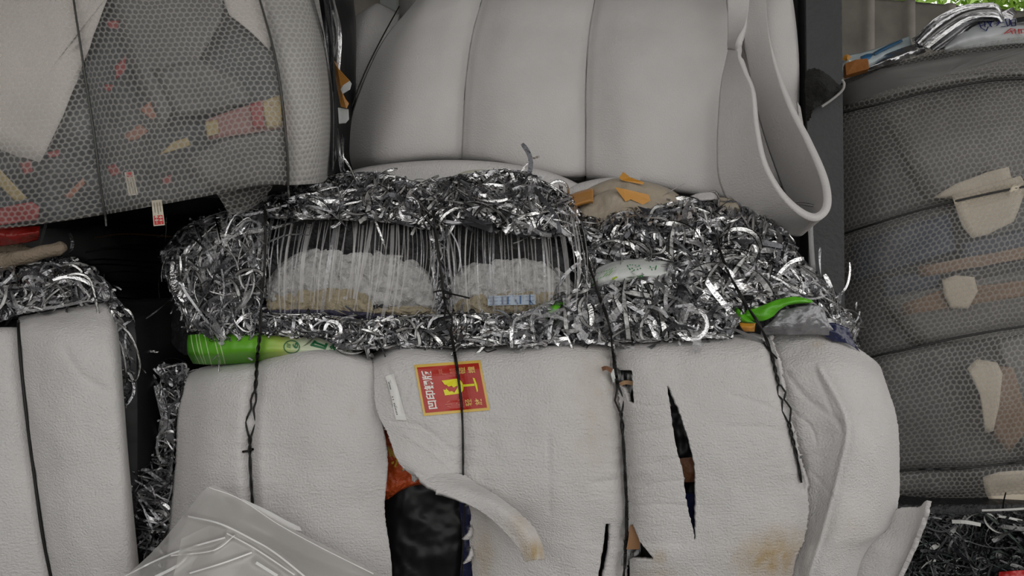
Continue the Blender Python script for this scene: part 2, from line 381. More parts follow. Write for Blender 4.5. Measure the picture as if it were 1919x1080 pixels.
def shreds(parent, regions, surf, single=0, seed=0, nm='foil_strip', stuffname='foil_shreds'):
    """regions: (polygon, count, width mm lo/hi, length lo/hi, direction or None, spread, curl, material weights, out lo/hi)"""
    r = np.random.RandomState(seed); R, LL, MI = [], [], []
    for poly, cnt, w, l, ang, spr, curl, mw, out in regions:
        q = np.asarray(poly, float); pts = np.zeros((0, 2))
        while len(pts) < cnt:
            c = r.uniform(q.min(0), q.max(0), (cnt * 2, 2)); pts = np.concatenate([pts, c[inpoly(c, q)]])
        pts = pts[:cnt]
        Y = surf(pts[:, 0], pts[:, 1]) - r.uniform(out[0], out[1], cnt)
        C = W(np.stack([pts[:, 0], pts[:, 1], Y], -1))
        a = r.uniform(0, 2 * math.pi, cnt) if ang is None else np.radians(ang) + r.normal(0, spr, cnt)
        T = np.stack([np.cos(a), r.normal(0, .15, cnt), np.sin(a)], -1)
        Lm = r.uniform(*l, cnt) * 1.9; Wm = r.uniform(*w, cnt) * (1 + (r.rand(cnt) < .07) * .8)
        rb_ = ribbons(C, T, Lm, Wm, r.normal(0, curl * 1.7, cnt), r=r); mid = rb_.mean(2); hw = rb_ - mid[:, :, None]
        # the pack is pressed flat: strands stay inside their layer and close to its surface, a few whiskers stick out
        lim = np.where(r.rand(cnt) < .035, 0., 1.)[:, None]
        for it in range(7):
            x = mid[..., 0] * F / mid[..., 1] + CX; y = CY - (mid[..., 2] - CZ) * F / mid[..., 1]
            o_ = (~inpoly(np.stack([x.ravel(), y.ravel()], -1), q)).reshape(x.shape) * lim
            mid = mid + (C[:, None] - mid) * (.25 * o_)[..., None]
        x = mid[..., 0] * F / mid[..., 1] + CX; y = CY - (mid[..., 2] - CZ) * F / mid[..., 1]
        tgt = surf(x.ravel(), y.ravel()).reshape(x.shape) - (out[0] + (out[1] - out[0]) * r.rand(cnt) ** 1.5)[:, None] + .3 * (mid[..., 1] - C[:, None, 1])
        ny = mid[..., 1] + (tgt - mid[..., 1]) * (.35 + .6 * lim); k_ = ny / mid[..., 1]
        mid = np.stack([mid[..., 0] * k_, ny, CZ + (mid[..., 2] - CZ) * k_], -1); sm = mid.copy(); sm[:, 1:-1] = .25 * mid[:, :-2] + .5 * mid[:, 1:-1] + .25 * mid[:, 2:]; mid = sm
        R.append(mid[:, :, None] + hw); LL.append(Lm)
        MI.append(r.choice(len(FOIL), cnt, p=np.array(mw, float) / sum(mw)))
    R = np.concatenate(R); LL = np.concatenate(LL); MI = np.concatenate(MI)
    area = LL * np.linalg.norm(R[:, 0, 1] - R[:, 0, 0], axis=1) * (R[:, :, :, 1].mean((1, 2)) < np.median(R[:, :, :, 1]))
    big = np.argsort(-area)[:single]; rest = np.setdiff1d(np.arange(len(R)), big)
    V, Fq, uv, k = ribmesh(R[rest], LL[rest])
    o = mk(stuffname, V, Fq, FOIL, parent, uv, np.repeat(MI[rest], k)); o['kind'] = 'stuff'
    for b in big:
        V, Fq, uv, k = ribmesh(R[b:b + 1], LL[b:b + 1]); mk(nm, V, Fq, FOIL[MI[b]], parent, uv)
def strip(name, pts, wid, mat, parent, side=None, seg=14, label=None, thick=0.):
    """one flat strip along picture points (x, y, distance), width in metres"""
    p = W(cr1(np.asarray(pts, float), np.linspace(0, len(pts) - 1, seg)))
    t = np.gradient(p, axis=0); t /= np.linalg.norm(t, axis=1)[:, None]
    s = np.cross(t, np.array([0, -1, .15]) if side is None else np.array(side, float)); s /= np.linalg.norm(s, axis=1)[:, None]
    R = np.stack([p - s * wid / 2, p + s * wid / 2], 1)[None]
    V, Fq, uv, k = ribmesh(R, np.array([.15])); o = mk(name, V, Fq, mat, parent, uv, label=label)
    if thick: md = o.modifiers.new('thickness', 'SOLIDIFY'); md.thickness = thick
    return o
def textmesh(body, size=1., offset=0.):
    c = bpy.data.curves.new('t', 'FONT'); c.body = body; c.size = size; c.offset = offset
    c.resolution_u = 3
    o = bpy.data.objects.new('t', c); COL.objects.link(o)
    dg = bpy.context.evaluated_depsgraph_get(); me = bpy.data.meshes.new_from_object(o.evaluated_get(dg))
    V = np.array([v.co[:2] for v in me.vertices]); P = [tuple(p.vertices) for p in me.polygons]
    bpy.data.objects.remove(o); bpy.data.curves.remove(c); bpy.data.meshes.remove(me)
    return V, P
def fit(V, x0, y0, x1, y1):
    lo, hi = V.min(0), V.max(0); return (V - lo) / (hi - lo) * np.array([x1 - x0, y1 - y0]) + np.array([x0, y0])
class Decal:
    """collects flat print in unit coordinates and lays it on sheets inside a picture quad"""
    def __init__(s, quad, grids, lift): s.q = np.array(quad, float); s.g = grids; s.l = lift; s.V, s.F, s.M = [], [], []; s.n = 0
    def add(s, V, Fc, m, lift=0.):
        V = np.asarray(V, float); x, y = V[:, 0:1], V[:, 1:2]; q = s.q
        P = q[0] * (1 - x) * (1 - y) + q[1] * x * (1 - y) + q[2] * x * y + q[3] * (1 - x) * y
        Y = np.array([depth(s.g, a, b, 30) for a, b in P]) - s.l - lift
        s.V.append(W(np.column_stack([P, Y]))); s.F += [tuple(i + s.n for i in f) for f in Fc]; s.M += [m] * len(Fc); s.n += len(V)
    def rect(s, x0, y0, x1, y1, m, lift=0., n=12):
        a, b = np.meshgrid(np.linspace(x0, x1, n), np.linspace(y0, y1, n)); i = np.arange(n * n).reshape(n, n)
        s.add(np.stack([a.ravel(), b.ravel()], -1), np.stack([i[:-1, :-1], i[:-1, 1:], i[1:, 1:], i[1:, :-1]], -1).reshape(-1, 4).tolist(), m, lift)
    def poly(s, pts, m, lift=0.): s.add(pts, [tuple(range(len(pts)))], m, lift)
    def stroke(s, pts, w, m, lift=0.):
        for a, b in zip(pts[:-1], pts[1:]):
            a, b = np.array(a, float), np.array(b, float); d = b - a; d /= np.linalg.norm(d) + 1e-9; nn = np.array([-d[1], d[0]]) * w / 2; e = d * w / 2
            s.add([a - e - nn, b + e - nn, b + e + nn, a - e + nn], [(0, 1, 2, 3)], m, lift)
    def build(s, name, mats, parent, label=None): return mk(name, np.concatenate(s.V), s.F, mats, parent, midx=s.M, smooth=False, label=label)
def wirepath(pts, grids, lift=.004, n=60):
    q = cr1(np.asarray(pts, float), np.linspace(0, len(pts) - 1, n))
    return np.column_stack([q, [depth(grids, a, b) - lift for a, b in q]])
def twisted(name, pts, grids, parent, prof, r=.0022, lift=.006, n=160, turns=6., label=None, mat=None):
    """two strands: prof gives (picture y, half gap, twisting 0/1)"""
    q = wirepath(pts, grids, lift, n); t = np.linspace(0, 1, n)
    am = np.interp(q[:, 1], [p[0] for p in prof], [p[1] for p in prof]); tw = np.interp(q[:, 1], [p[0] for p in prof], [p[2] for p in prof])
    ph = np.cumsum(tw) / n * turns * 2 * math.pi
    d = np.gradient(q[:, :2], axis=0); d /= np.linalg.norm(d, axis=1)[:, None]; nn = np.stack([-d[:, 1], d[:, 0]], -1)
    out = []
    for s in (1, -1):
        p = q.copy(); p[:, :2] += nn * (am * s * (np.cos(ph) * np.clip(tw * 3, 0, 1) + 1 - np.clip(tw * 3, 0, 1)))[:, None]; p[:, 2] += -s * np.sin(ph) * .0025 * (tw > .05); out.append(W(p))
    return tube(name, out[0], r, mat or WIRE, parent, 8, label, extra=(out[1],))
# ------------------------------------------------------------------ the shed
def box(name, lo, hi, mat, parent=None, label=None):
    x0, y0, z0 = lo; x1, y1, z1 = hi
    V = [(x0, y0, z0), (x1, y0, z0), (x1, y1, z0), (x0, y1, z0), (x0, y0, z1), (x1, y0, z1), (x1, y1, z1), (x0, y1, z1)]
    return mk(name, V, [(0, 3, 2, 1), (4, 5, 6, 7), (0, 1, 5, 4), (1, 2, 6, 5), (2, 3, 7, 6), (3, 0, 4, 7)], mat, parent, smooth=False, label=label)
CONC = simple('concrete_floor', (.16, .155, .15), .85, 0, .4, 20, var=.3, vscale=3)
props(box('floor', (-40, -40, -.2), (40, 40, 0), CONC), kind='structure')
ROOF = simple('roof_sheet', (.20, .20, .20), .7, .0, .2, 6)
rx = np.arange(-6, 6.3, .15)
rv = np.concatenate([np.stack([rx, np.full_like(rx, y), 3.9 + .04 * np.cos(rx * 42)], -1) for y in (-.9, 6.2)])  # roof out of view, its front edge carried forward to cut sky light
nr = len(rx); ri = np.arange(nr - 1)
ceil = mk('ceiling', rv, np.stack([ri, ri + nr, ri + nr + 1, ri + 1], -1), ROOF); props(ceil, kind='structure')
lw_ = box('added_wall_left', (-3.7, -.9, 0), (-3.55, 5.2, 3.9), ROOF); props(lw_, kind='structure')  # unseen wall, added to cut the sky light reaching the bales
md = ceil.modifiers.new('thickness', 'SOLIDIFY'); md.thickness = .03
# cement sheet wall with battens, slightly turned, top edge falling to the right
CEM = simple('weathered_cement_sheet', (.36, .335, .30), .9, 0, .5, 18, var=.55, vscale=5)
yb = 5.2
def wall_z(x): return 3.21 - (x - 2.28) * .085
prof, xs = [], []
x = -6.
while x < 9:
    for dx, dd in ((0, 0), (.20, 0), (.215, -.03), (.27, -.03), (.285, 0)): xs.append(x + dx); prof.append(dd)
    x += .285
xs, prof = np.array(xs), np.array(prof)
# two bolt holes let daylight through, so panels are laid as rows with gaps left out
zrows = [0, 2.8, 2.92, 3.0]
V = []; 
for zr in range(5):
    zz = [np.zeros_like(xs), wall_z(xs) - .36, wall_z(xs) - .20, wall_z(xs) - .02, wall_z(xs)][zr]
    V.append(np.stack([xs, yb + prof, zz], -1))
V = np.concatenate(V); n = len(xs); i = np.arange(5 * n).reshape(5, n)
wb = mk('wall_back', V, np.stack([i[:-1, :-1], i[:-1, 1:], i[1:, 1:], i[1:, :-1]], -1).reshape(-1, 4), CEM, smooth=False)
md = wb.modifiers.new('thickness', 'SOLIDIFY'); md.thickness = .012; props(wb, kind='structure')
# steel H column between the two bales
STEEL = simple('dark_grey_painted_steel', (.030, .031, .033), .55, .0, .25, 70, var=.25, vscale=20)
col = thing('steel_column', (.985, 2.42, 0), 'dark grey steel column standing between the white foam bale and the right bubble wrap bale', 'column')
def slant(name, x0, x1, y0, y1, parent, lean=-.010):
    V = [(x0, y0, 0), (x1, y0, 0), (x1, y1, 0), (x0, y1, 0)]; h = 3.88
    V = np.array(V + [(a + lean * h, b, h) for a, b, _ in V], float) + np.array([.012, 0, 0])
    return mk(name, V, [(0, 3, 2, 1), (4, 5, 6, 7), (0, 1, 5, 4), (1, 2, 6, 5), (2, 3, 7, 6), (3, 0, 4, 7)], STEEL, parent, smooth=False)
slant('front_flange', .955, 1.07, 2.38, 2.392, col); slant('web', .975, .985, 2.392, 2.50, col); slant('rear_flange', .948, 1.07, 2.50, 2.512, col)
CLOTH = simple('black_netting', (.022, .022, .02), .95, 0, 1., 220)
c = [[(1512, 132, 2.36), (1530, 128, 2.35), (1552, 140, 2.34), (1572, 158, 2.345), (1582, 152, 2.36)],
     [(1508, 160, 2.355), (1528, 155, 2.32), (1550, 165, 2.31), (1568, 168, 2.33), (1584, 164, 2.35)],
     [(1510, 190, 2.36), (1522, 188, 2.345), (1534, 180, 2.33), (1555, 180, 2.335), (1580, 170, 2.355)],
     [(1512, 225, 2.37), (1517, 222, 2.36), (1524, 205, 2.35), (1545, 192, 2.35), (1574, 176, 2.365)]]
net = thing('netting_scrap', tuple(W([1545, 225, 2.37])), 'torn scrap of black netting snagged on the dark steel column', 'netting')
sheet('mesh_cloth', c, CLOTH, net, 40, 30, .004, rough=.012, rs=30, jitter=.8)
tube('tied_end', W(wirepath([(1540, 200), (1560, 186), (1578, 170), (1582, 158), (1578, 150)], [np.array([(1560, 170, 2.335), (1580, 160, 2.33), (1540, 200, 2.34), (1575, 150, 2.34)])], .004, 20)), .004, simple('pale_cord', (.35, .34, .33), .8), net, label='pale cord end of the netting')
hang = strip('plastic_strip', [(1520, 395, 2.355), (1519, 430, 2.35), (1521, 470, 2.35), (1524, 505, 2.352)], .016, film_mix('clear_hanging_film', (.6, .6, .6), .3), None, seg=12, thick=.001)
props(hang, 'narrow clear plastic strip hanging in front of the dark column below the foam loop', 'plastic strip')
# light pole and things beyond the wall
GREY = simple('pale_grey_post', (.30, .32, .31), .6, 0, .1, 30)
pole = box('trim_1', (-.90, 5.05, 0), (-.79, 5.15, 3.85), GREY); props(pole, kind='structure')
HOUSE = simple('pale_render', (.80, .68, .56), .8, 0, .2, 8)
hs = thing('building', (11.5, 15, 0), 'pale beige building far beyond the cement wall at top right', 'building')
box('wall', (6, 15, 0), (17, 19, 6.35), HOUSE, hs); box('eave', (5.8, 14.7, 6.35), (17.2, 19.2, 6.5), simple('eave', (.55, .50, .44), .7), hs)
box('window_band', (7, 14.96, 3.4), (16, 15.02, 4.2), simple('window_glass', (.05, .06, .07), .15), hs)
LEAF = simple('sunlit_leaf', (.20, .36, .03), .5, 0, .1, 10, var=.35, vscale=3)
BARK = simple('bark', (.10, .08, .06), .9, 0, .5, 20)
def tree(loc, spots, seed, label, group):
    r = np.random.RandomState(seed); t = thing('tree', loc, label, 'tree', group)
    x, y, _ = loc
    tube('trunk', [(x, y, 0), (x + .05, y, 1.5), (x, y + .1, 3.), (x + .1, y, 4.6), (x + .2, y, 6.)], np.array([.14, .12, .10, .07, .03]), BARK, t)
    VV, FF = [], []; lim = []
    for (px, pz, rad, cnt) in spots:
        c = np.array([px, y + r.uniform(-.4, .4), pz])
        lim.append([(x + .05, y, 3.6), ((x + px) / 2, (y + c[1]) / 2, (pz + 3.8) / 2 + .1), tuple(c)])
        p = c + r.normal(0, rad, (cnt, 3)) * np.array([1, .8, .7])
        for q in p:
            a = r.normal(0, 1, 3); a /= np.linalg.norm(a); b = np.cross(a, r.normal(0, 1, 3)); b /= np.linalg.norm(b); s = r.uniform(.06, .12); k = len(VV) * 1
            VV += [q - a * s, q + b * s * .45, q + a * s, q - b * s * .45]; FF.append((k, k + 1, k + 2, k + 3))
    mk('foliage', VV, FF, LEAF, t, smooth=False)
    for l in lim: tube('branch', l, .02, BARK, t, 6)
tree((4.7, 9.5, 0), [(4.3, 4.9, .26, 300), (4.9, 4.75, .28, 420), (5.1, 5.3, .4, 300), (4.2, 5.3, .3, 150)], 3, 'leafy tree behind the wall above the silver foil sheaf', 'trees beyond the wall')
tree((8.3, 12.6, 0), [(8.1, 5.9, .34, 420), (8.6, 6.3, .5, 350), (7.4, 5.75, .34, 260), (9.3, 5.9, .5, 300), (6.6, 5.8, .3, 160)], 5, 'leafy tree at the right edge beyond the wall', 'trees beyond the wall')
# ------------------------------------------------------------------ main bale: foam below, shredded foil above
mb = thing('plastic_scrap_bale', (.03, 2.4, 0), 'large central bale of shredded silver foil wrapped below in grained white foam', 'bale', 'baled plastic scrap')
roundbox('bale_core', (-.78, 2.02, 0.0), (.80, 3.0, .98), .10, BLACKFILM, mb, 16, .03, 4, 2)
w1 = [(497, 395), (497, 480), (490, 560), (487, 625), (482, 670), (479, 720), (470, 790), (468, 845), (470, 900), (473, 945)]
w2 = [(812, 395), (818, 450), (828, 520), (832, 560), (842, 610), (851, 657), (862, 730), (867, 800), (868, 905)]
w3 = [(1088, 400), (1100, 480), (1118, 540), (1142, 610), (1147, 650), (1153, 695), (1160, 740), (1166, 800), (1171, 880), (1174, 960), (1172, 1040), (1168, 1090)]
w4 = [(1342, 440), (1360, 500), (1398, 570), (1428, 618), (1446, 665), (1458, 715), (1474, 770), (1482, 810), (1494, 860), (1502, 905)]
w4b = [(1502, 905), (1512, 950), (1500, 1020), (1486, 1085)]
w1b, w2b, w3b, w4c = [p for p in w1 if p[1] > 600], [p for p in w2 if p[1] > 600], [p for p in w3 if p[1] > 600], [p for p in w4 if p[1] > 600]
# -- foam sheets
s1 = [[(352, 696, 1.99), (400, 684, 1.98), (475, 674, 1.97), (500, 660, 1.97), (565, 648, 1.96), (640, 649, 1.96), (694, 666, 1.97)],
      [(345, 726, 1.93), (400, 705, 1.87), (478, 692, 1.85), (505, 685, 1.84), (570, 668, 1.83), (640, 670, 1.83), (700, 686, 1.85)],
      [(333, 780, 1.92), (395, 770, 1.83), (474, 765, 1.80), (505, 765, 1.80), (580, 765, 1.79), (650, 765, 1.80), (712, 765, 1.82)],
      [(329, 860, 1.92), (390, 860, 1.81), (470, 860, 1.78), (510, 860, 1.78), (590, 860, 1.77), (660, 860, 1.78), (727, 860, 1.80)],
      [(320, 960, 1.92), (388, 960, 1.81), (472, 960, 1.78), (510, 960, 1.78), (590, 960, 1.77), (660, 960, 1.78), (721, 960, 1.80)],
      [(311, 1080, 1.92), (385, 1080, 1.81), (473, 1080, 1.78), (510, 1080, 1.78), (590, 1080, 1.77), (660, 1080, 1.78), (735, 1080, 1.81)],
      [(305, 1395, 1.95), (385, 1395, 1.86), (473, 1395, 1.84), (510, 1395, 1.84), (590, 1395, 1.83), (660, 1395, 1.84), (740, 1395, 1.87)]]
slitA = densify([(557, 948), (560, 945), (564, 975), (563, 1000), (559, 985)], 6, .6, 3)
slitB = densify([(649, 962), (652, 960), (654, 990), (658, 1012), (652, 1000)], 6, .6, 4)
D1 = [(w1b, 13, .022)]
oS1, G1 = sheet('foam_sheet', s1, FOAM, mb, 110, 150, .013, D1, [slitA, slitB], .006, 7, .5, seed=2, crease=.012, stains=[(420, 1000, 60, 40, .15), (660, 770, 8, 14, .25)])
s2 = [[(696, 664, 1.97), (740, 641, 1.96), (800, 638, 1.96), (850, 643, 1.965), (950, 633, 1.96), (1040, 624, 1.96), (1143, 626, 1.96)],
      [(700, 688, 1.84), (745, 673, 1.83), (805, 671, 1.83), (855, 673, 1.84), (950, 668, 1.83), (1045, 663, 1.83), (1152, 668, 1.86)],
      [(703, 760, 1.80), (750, 760, 1.785), (810, 760, 1.785), (862, 760, 1.79), (955, 760, 1.78), (1055, 760, 1.78), (1166, 765, 1.81)],
      [(727, 815, 1.775), (765, 828, 1.77), (815, 838, 1.77), (867, 840, 1.775), (960, 845, 1.765), (1060, 845, 1.765), (1172, 850, 1.80)],
      [(760, 882, 1.76), (795, 895, 1.75), (830, 903, 1.755), (868, 908, 1.765), (960, 920, 1.76), (1062, 930, 1.76), (1176, 940, 1.795)],
      [(872, 940, 1.80), (895, 948, 1.785), (910, 955, 1.775), (935, 962, 1.77), (1000, 985, 1.77), (1075, 1000, 1.77), (1176, 1010, 1.80)],
      [(879, 1010, 1.80), (897, 1012, 1.79), (920, 1015, 1.78), (945, 1020, 1.775), (1005, 1040, 1.775), (1080, 1060, 1.775), (1174, 1080, 1.80)],
      [(886, 1100, 1.81), (900, 1105, 1.80), (925, 1110, 1.79), (950, 1110, 1.785), (1005, 1130, 1.785), (1080, 1150, 1.79), (1170, 1170, 1.81)],
      [(890, 1395, 1.86), (905, 1395, 1.85), (925, 1395, 1.85), (950, 1395, 1.85), (1005, 1395, 1.85), (1080, 1395, 1.85), (1165, 1395, 1.87)]]
cutC = densify([(1138, 965), (1144, 972), (1142, 1030), (1136, 1060), (1130, 1085), (1120, 1085), (1128, 1040)], 6, .7, 5)
seam = [(1028, 810), (1030, 900), (1029, 960)]
oS2, G2 = sheet('foam_sheet', s2, FOAM, mb, 130, 170, .013, [(w2b, 12, .009), (w3b, 14, .028), (seam, 2.5, .004), ([(725, 690), (745, 730), (750, 770)], 4, .003), ([(760, 690), (775, 715), (768, 750)], 3, -.002), ([(735, 790), (790, 800), (850, 845)], 4, .003), ([(760, 815), (810, 850), (850, 885)], 3, -.0025), ([(1060, 700), (1110, 712), (1150, 700)], 4, .003), ([(1070, 760), (1120, 745), (1158, 738)], 3, .0025), ([(1080, 800), (1130, 780), (1162, 778)], 4, .003), ([(1110, 905), (1150, 900), (1172, 890)], 2.5, .003)], [cutC], .006, 7, .6, seed=3, crease=.014,
              stains=[(1120, 720, 50, 90, .30), (1110, 840, 40, 60, .22), (905, 1040, 22, 60, .75), (925, 950, 30, 20, .3)])
fl = [[(765, 870, 1.772), (812, 880, 1.765), (872, 890, 1.765)], [(798, 908, 1.725), (842, 903, 1.735), (895, 907, 1.752)],
      [(858, 937, 1.70), (892, 925, 1.71), (928, 926, 1.735)], [(905, 962, 1.69), (932, 950, 1.69), (958, 948, 1.715)],
      [(950, 1003, 1.68), (973, 986, 1.675), (992, 978, 1.70)], [(974, 1033, 1.68), (996, 1020, 1.675), (1013, 1012, 1.69)],
      [(984, 1054, 1.68), (1004, 1050, 1.675), (1022, 1049, 1.69)]]
_, GF = sheet('foam_flap', fl, FOAM, mb, 30, 80, .013, (), (), .004, 14, .5, seed=4, stains=[(1000, 1035, 26, 26, 1.3), (970, 985, 25, 25, .55)], label='torn foam tongue curling forward with a brown stained tip')
for q in ([(884, 985), (879, 1000), (868, 1012), (880, 1012), (886, 1004)], [(884, 1025), (880, 1042), (869, 1058), (882, 1052), (888, 1040)]):
    qq = np.array(q, float)
    mk('torn_tab', W(np.column_stack([qq, [1.79, 1.785, 1.775, 1.785, 1.79]])), [(0, 1, 2, 3, 4)], FOAM, oS2, uv=qq * .0013, stain=np.zeros(5)).modifiers.new('thickness', 'SOLIDIFY').thickness = .008
s4 = [[(1146, 630, 1.965), (1200, 624, 1.96), (1260, 623, 1.96), (1340, 620, 1.96), (1434, 616, 1.965)],
      [(1154, 666, 1.85), (1205, 658, 1.83), (1265, 656, 1.83), (1345, 654, 1.83), (1454, 659, 1.845)],
      [(1160, 740, 1.81), (1210, 740, 1.785), (1275, 740, 1.78), (1355, 740, 1.78), (1470, 740, 1.80)],
      [(1170, 840, 1.79), (1222, 840, 1.765), (1290, 840, 1.762), (1375, 840, 1.762), (1494, 840, 1.785)],
      [(1176, 935, 1.79), (1228, 935, 1.762), (1300, 935, 1.76), (1385, 935, 1.76), (1515, 935, 1.785)],
      [(1178, 1010, 1.79), (1230, 1010, 1.765), (1300, 1010, 1.762), (1385, 1010, 1.762), (1508, 1010, 1.785)],
      [(1180, 1085, 1.80), (1230, 1085, 1.775), (1300, 1085, 1.77), (1380, 1085, 1.77), (1486, 1085, 1.79)],
      [(1180, 1395, 1.86), (1230, 1395, 1.85), (1300, 1395, 1.85), (1375, 1395, 1.85), (1470, 1395, 1.87)]]
holeA = densify([(1149, 684), (1162, 694), (1184, 694), (1186, 725), (1188, 757), (1176, 751), (1167, 727), (1154, 718)], 5, .6, 6)
holeB = densify([(1249, 719), (1253, 724), (1271, 764), (1291, 825), (1302, 872), (1304, 933), (1304, 1003), (1303, 1031), (1300, 999), (1285, 933), (1280, 884), (1265, 831), (1257, 774)], 5, 1.0, 7)
holeC = densify([(1178, 985), (1185, 982), (1199, 1015), (1229, 1052), (1200, 1050), (1172, 1048)], 5, .7, 8)
_, G4 = sheet('foam_sheet', s4, FOAM, mb, 220, 230, .013, [(w3b, 14, .02), (w4c, 12, .02), ([(1190, 758), (1225, 762), (1255, 758)], 3, .003), ([(1182, 815), (1225, 808), (1262, 800)], 3, .0025), ([(1180, 905), (1230, 868), (1275, 858)], 3, .0025), ([(1180, 925), (1235, 905), (1282, 900)], 3, .0025), ([(1182, 950), (1240, 945), (1290, 950)], 3, .002), ([(1370, 740), (1420, 755), (1470, 775)], 4, .003), ([(1360, 800), (1425, 800), (1480, 812)], 3, .002), ([(1380, 690), (1420, 700), (1455, 690)], 4, .002)], [holeA, holeB, holeC], .006, 7, .8, seed=5, crease=.013,
              stains=[(1440, 1050, 60, 40, 1.2), (1470, 1020, 50, 40, .5), (1236, 1045, 14, 14, .7), (1230, 1075, 50, 14, .4)])
s5 = [[(1428, 624, 1.985), (1490, 617, 1.97), (1540, 622, 1.97), (1590, 642, 1.98), (1635, 672, 2.0), (1650, 687, 2.07)],
      [(1446, 680, 1.89), (1500, 675, 1.862), (1552, 678, 1.85), (1600, 690, 1.87), (1645, 710, 1.92), (1663, 725, 2.03)],
      [(1456, 760, 1.845), (1515, 765, 1.825), (1576, 755, 1.80), (1615, 765, 1.815), (1660, 775, 1.87), (1681, 785, 2.02)],
      [(1480, 840, 1.83), (1535, 840, 1.808), (1590, 830, 1.77), (1622, 840, 1.785), (1665, 850, 1.85), (1686, 860, 2.02)],
      [(1495, 920, 1.825), (1532, 920, 1.80), (1569, 920, 1.762), (1606, 920, 1.778), (1655, 930, 1.84), (1684, 940, 2.0)],
      [(1490, 1000, 1.82), (1515, 1000, 1.795), (1541, 1000, 1.762), (1580, 1000, 1.755), (1632, 1000, 1.82), (1668, 985, 1.96)],
      [(1470, 1080, 1.82), (1492, 1080, 1.80), (1514, 1080, 1.765), (1550, 1080, 1.76), (1585, 1080, 1.81), (1606, 1080, 1.90)],
      [(1440, 1395, 1.87), (1465, 1395, 1.87), (1490, 1395, 1.85), (1520, 1395, 1.85), (1550, 1395, 1.87), (1575, 1395, 1.92)]]
_, G5 = sheet('foam_fold', s5, FOAM_L, mb, 110, 150, .014, [(w4c, 14, .012), ([(1640, 860), (1615, 960), (1585, 1080)], 4, -.003), ([(1530, 700), (1555, 760), (1575, 800)], 4, .004), ([(1475, 700), (1510, 745), (1570, 790)], 5, .004), ([(1490, 775), (1520, 800), (1530, 830)], 3, .004), ([(1500, 860), (1530, 850), (1575, 845)], 3, .002), ([(1520, 885), (1545, 910), (1560, 935)], 3, .003), ([(1535, 690), (1585, 790), (1572, 880), (1540, 1000), (1515, 1080)], 5, -.006)], (), .007, 8, .3, seed=6, crease=.014,
              stains=[(1532, 645, 14, 10, .5), (1600, 985, 45, 35, .18)], label='folded white foam sheet with a raised ridge at the bale end')
s6 = [[(1640, 966, 1.99), (1690, 952, 1.96), (1722, 950, 1.93), (1732, 941, 1.90), (1737, 938, 1.89)], [(1620, 1020, 1.96), (1675, 1010, 1.94), (1708, 1000, 1.92), (1722, 985, 1.90), (1728, 975, 1.89)],
      [(1590, 1078, 1.96), (1645, 1078, 1.94), (1675, 1068, 1.93), (1692, 1055, 1.92), (1700, 1045, 1.91)], [(1560, 1180, 1.96), (1600, 1170, 1.95), (1630, 1160, 1.94), (1645, 1150, 1.93), (1655, 1140, 1.92)]]
_, G6 = sheet('foam_flap', s6, FOAM_L, mb, 50, 50, .012, (), (), .006, 9, .3, seed=7, label='pointed foam flap sticking out at lower right')
FO = [G1, G2, G4, G5]
# -- what shows through the tears
RED = simple('orange_red_film', (.55, .09, .02), .35, 0, .8, 60, var=.3, vscale=30)
c = [[(700, 790, 1.87), (735, 795, 1.86), (770, 800, 1.86), (800, 820, 1.87)], [(705, 850, 1.86), (735, 850, 1.85), (765, 860, 1.85), (810, 870, 1.86)],
     [(708, 905, 1.86), (735, 915, 1.85), (765, 905, 1.85), (800, 900, 1.86)], [(708, 940, 1.89), (730, 935, 1.88), (755, 920, 1.88), (790, 910, 1.89)]]
oGR, GR = sheet('printed_film', c, RED, mb, 40, 40, 0, rough=.012, rs=35, seed=3, label='orange red film with yellow print in the tear')
d = Decal([(728, 840), (765, 840), (765, 885), (728, 885)], [GR], .003)
d.stroke([(.1, .1), (.75, .85)], .13, 0); d.stroke([(.55, .1), (.35, .75)], .1, 0); d.stroke([(.2, .62), (.8, .5)], .1, 0); d.stroke([(.0, .0), (.1, .3)], .1, 0)
d.build('yellow_print', [simple('yellow_ink', (.62, .42, .05), .4)], oGR)
c = [[(690, 890, 1.90), (760, 890, 1.88), (830, 890, 1.88), (900, 900, 1.89)], [(690, 960, 1.90), (760, 960, 1.87), (830, 960, 1.88), (900, 960, 1.88)],
     [(700, 1040, 1.89), (760, 1040, 1.87), (830, 1040, 1.87), (905, 1040, 1.88)], [(700, 1200, 1.9), (760, 1200, 1.88), (830, 1200, 1.89), (905, 1200, 1.9)]]
sheet('black_film', c, BLACKFILM, mb, 60, 60, 0, rough=.012, rs=14, seed=8, label='wrinkled black film inside the tear')
NAVY = simple('navy_film', (.012, .016, .06), .35, 0, .5, 40); BROWN = simple('brown_card', (.17, .07, .03), .6, 0, .6, 60)
c = [[(860, 940, 1.84), (885, 945, 1.83)], [(866, 1010, 1.84), (890, 1010, 1.83)], [(862, 1090, 1.84), (890, 1090, 1.84)]]
sheet('navy_film', c, NAVY, mb, 10, 20, 0, rough=.01, rs=30)
sheet('navy_film', [[(1275, 925, 1.81), (1320, 925, 1.81)], [(1275, 970, 1.81), (1320, 970, 1.81)], [(1285, 1040, 1.81), (1320, 1040, 1.81)]], NAVY, mb, 10, 16, 0, rough=.008, rs=30)
sheet('brown_scrap', [[(1268, 860, 1.808), (1315, 855, 1.808)], [(1270, 885, 1.80), (1315, 885, 1.803)], [(1272, 905, 1.81), (1315, 903, 1.81)]], BROWN, mb, 10, 12, 0, rough=.01, rs=40)
sheet('black_film', [[(1240, 700, 1.84), (1320, 700, 1.83)], [(1245, 800, 1.83), (1320, 800, 1.82)], [(1255, 900, 1.825), (1325, 900, 1.825)], [(1260, 1050, 1.83), (1325, 1050, 1.83)]], BLACKFILM, mb, 16, 50, 0, rough=.012, rs=40)
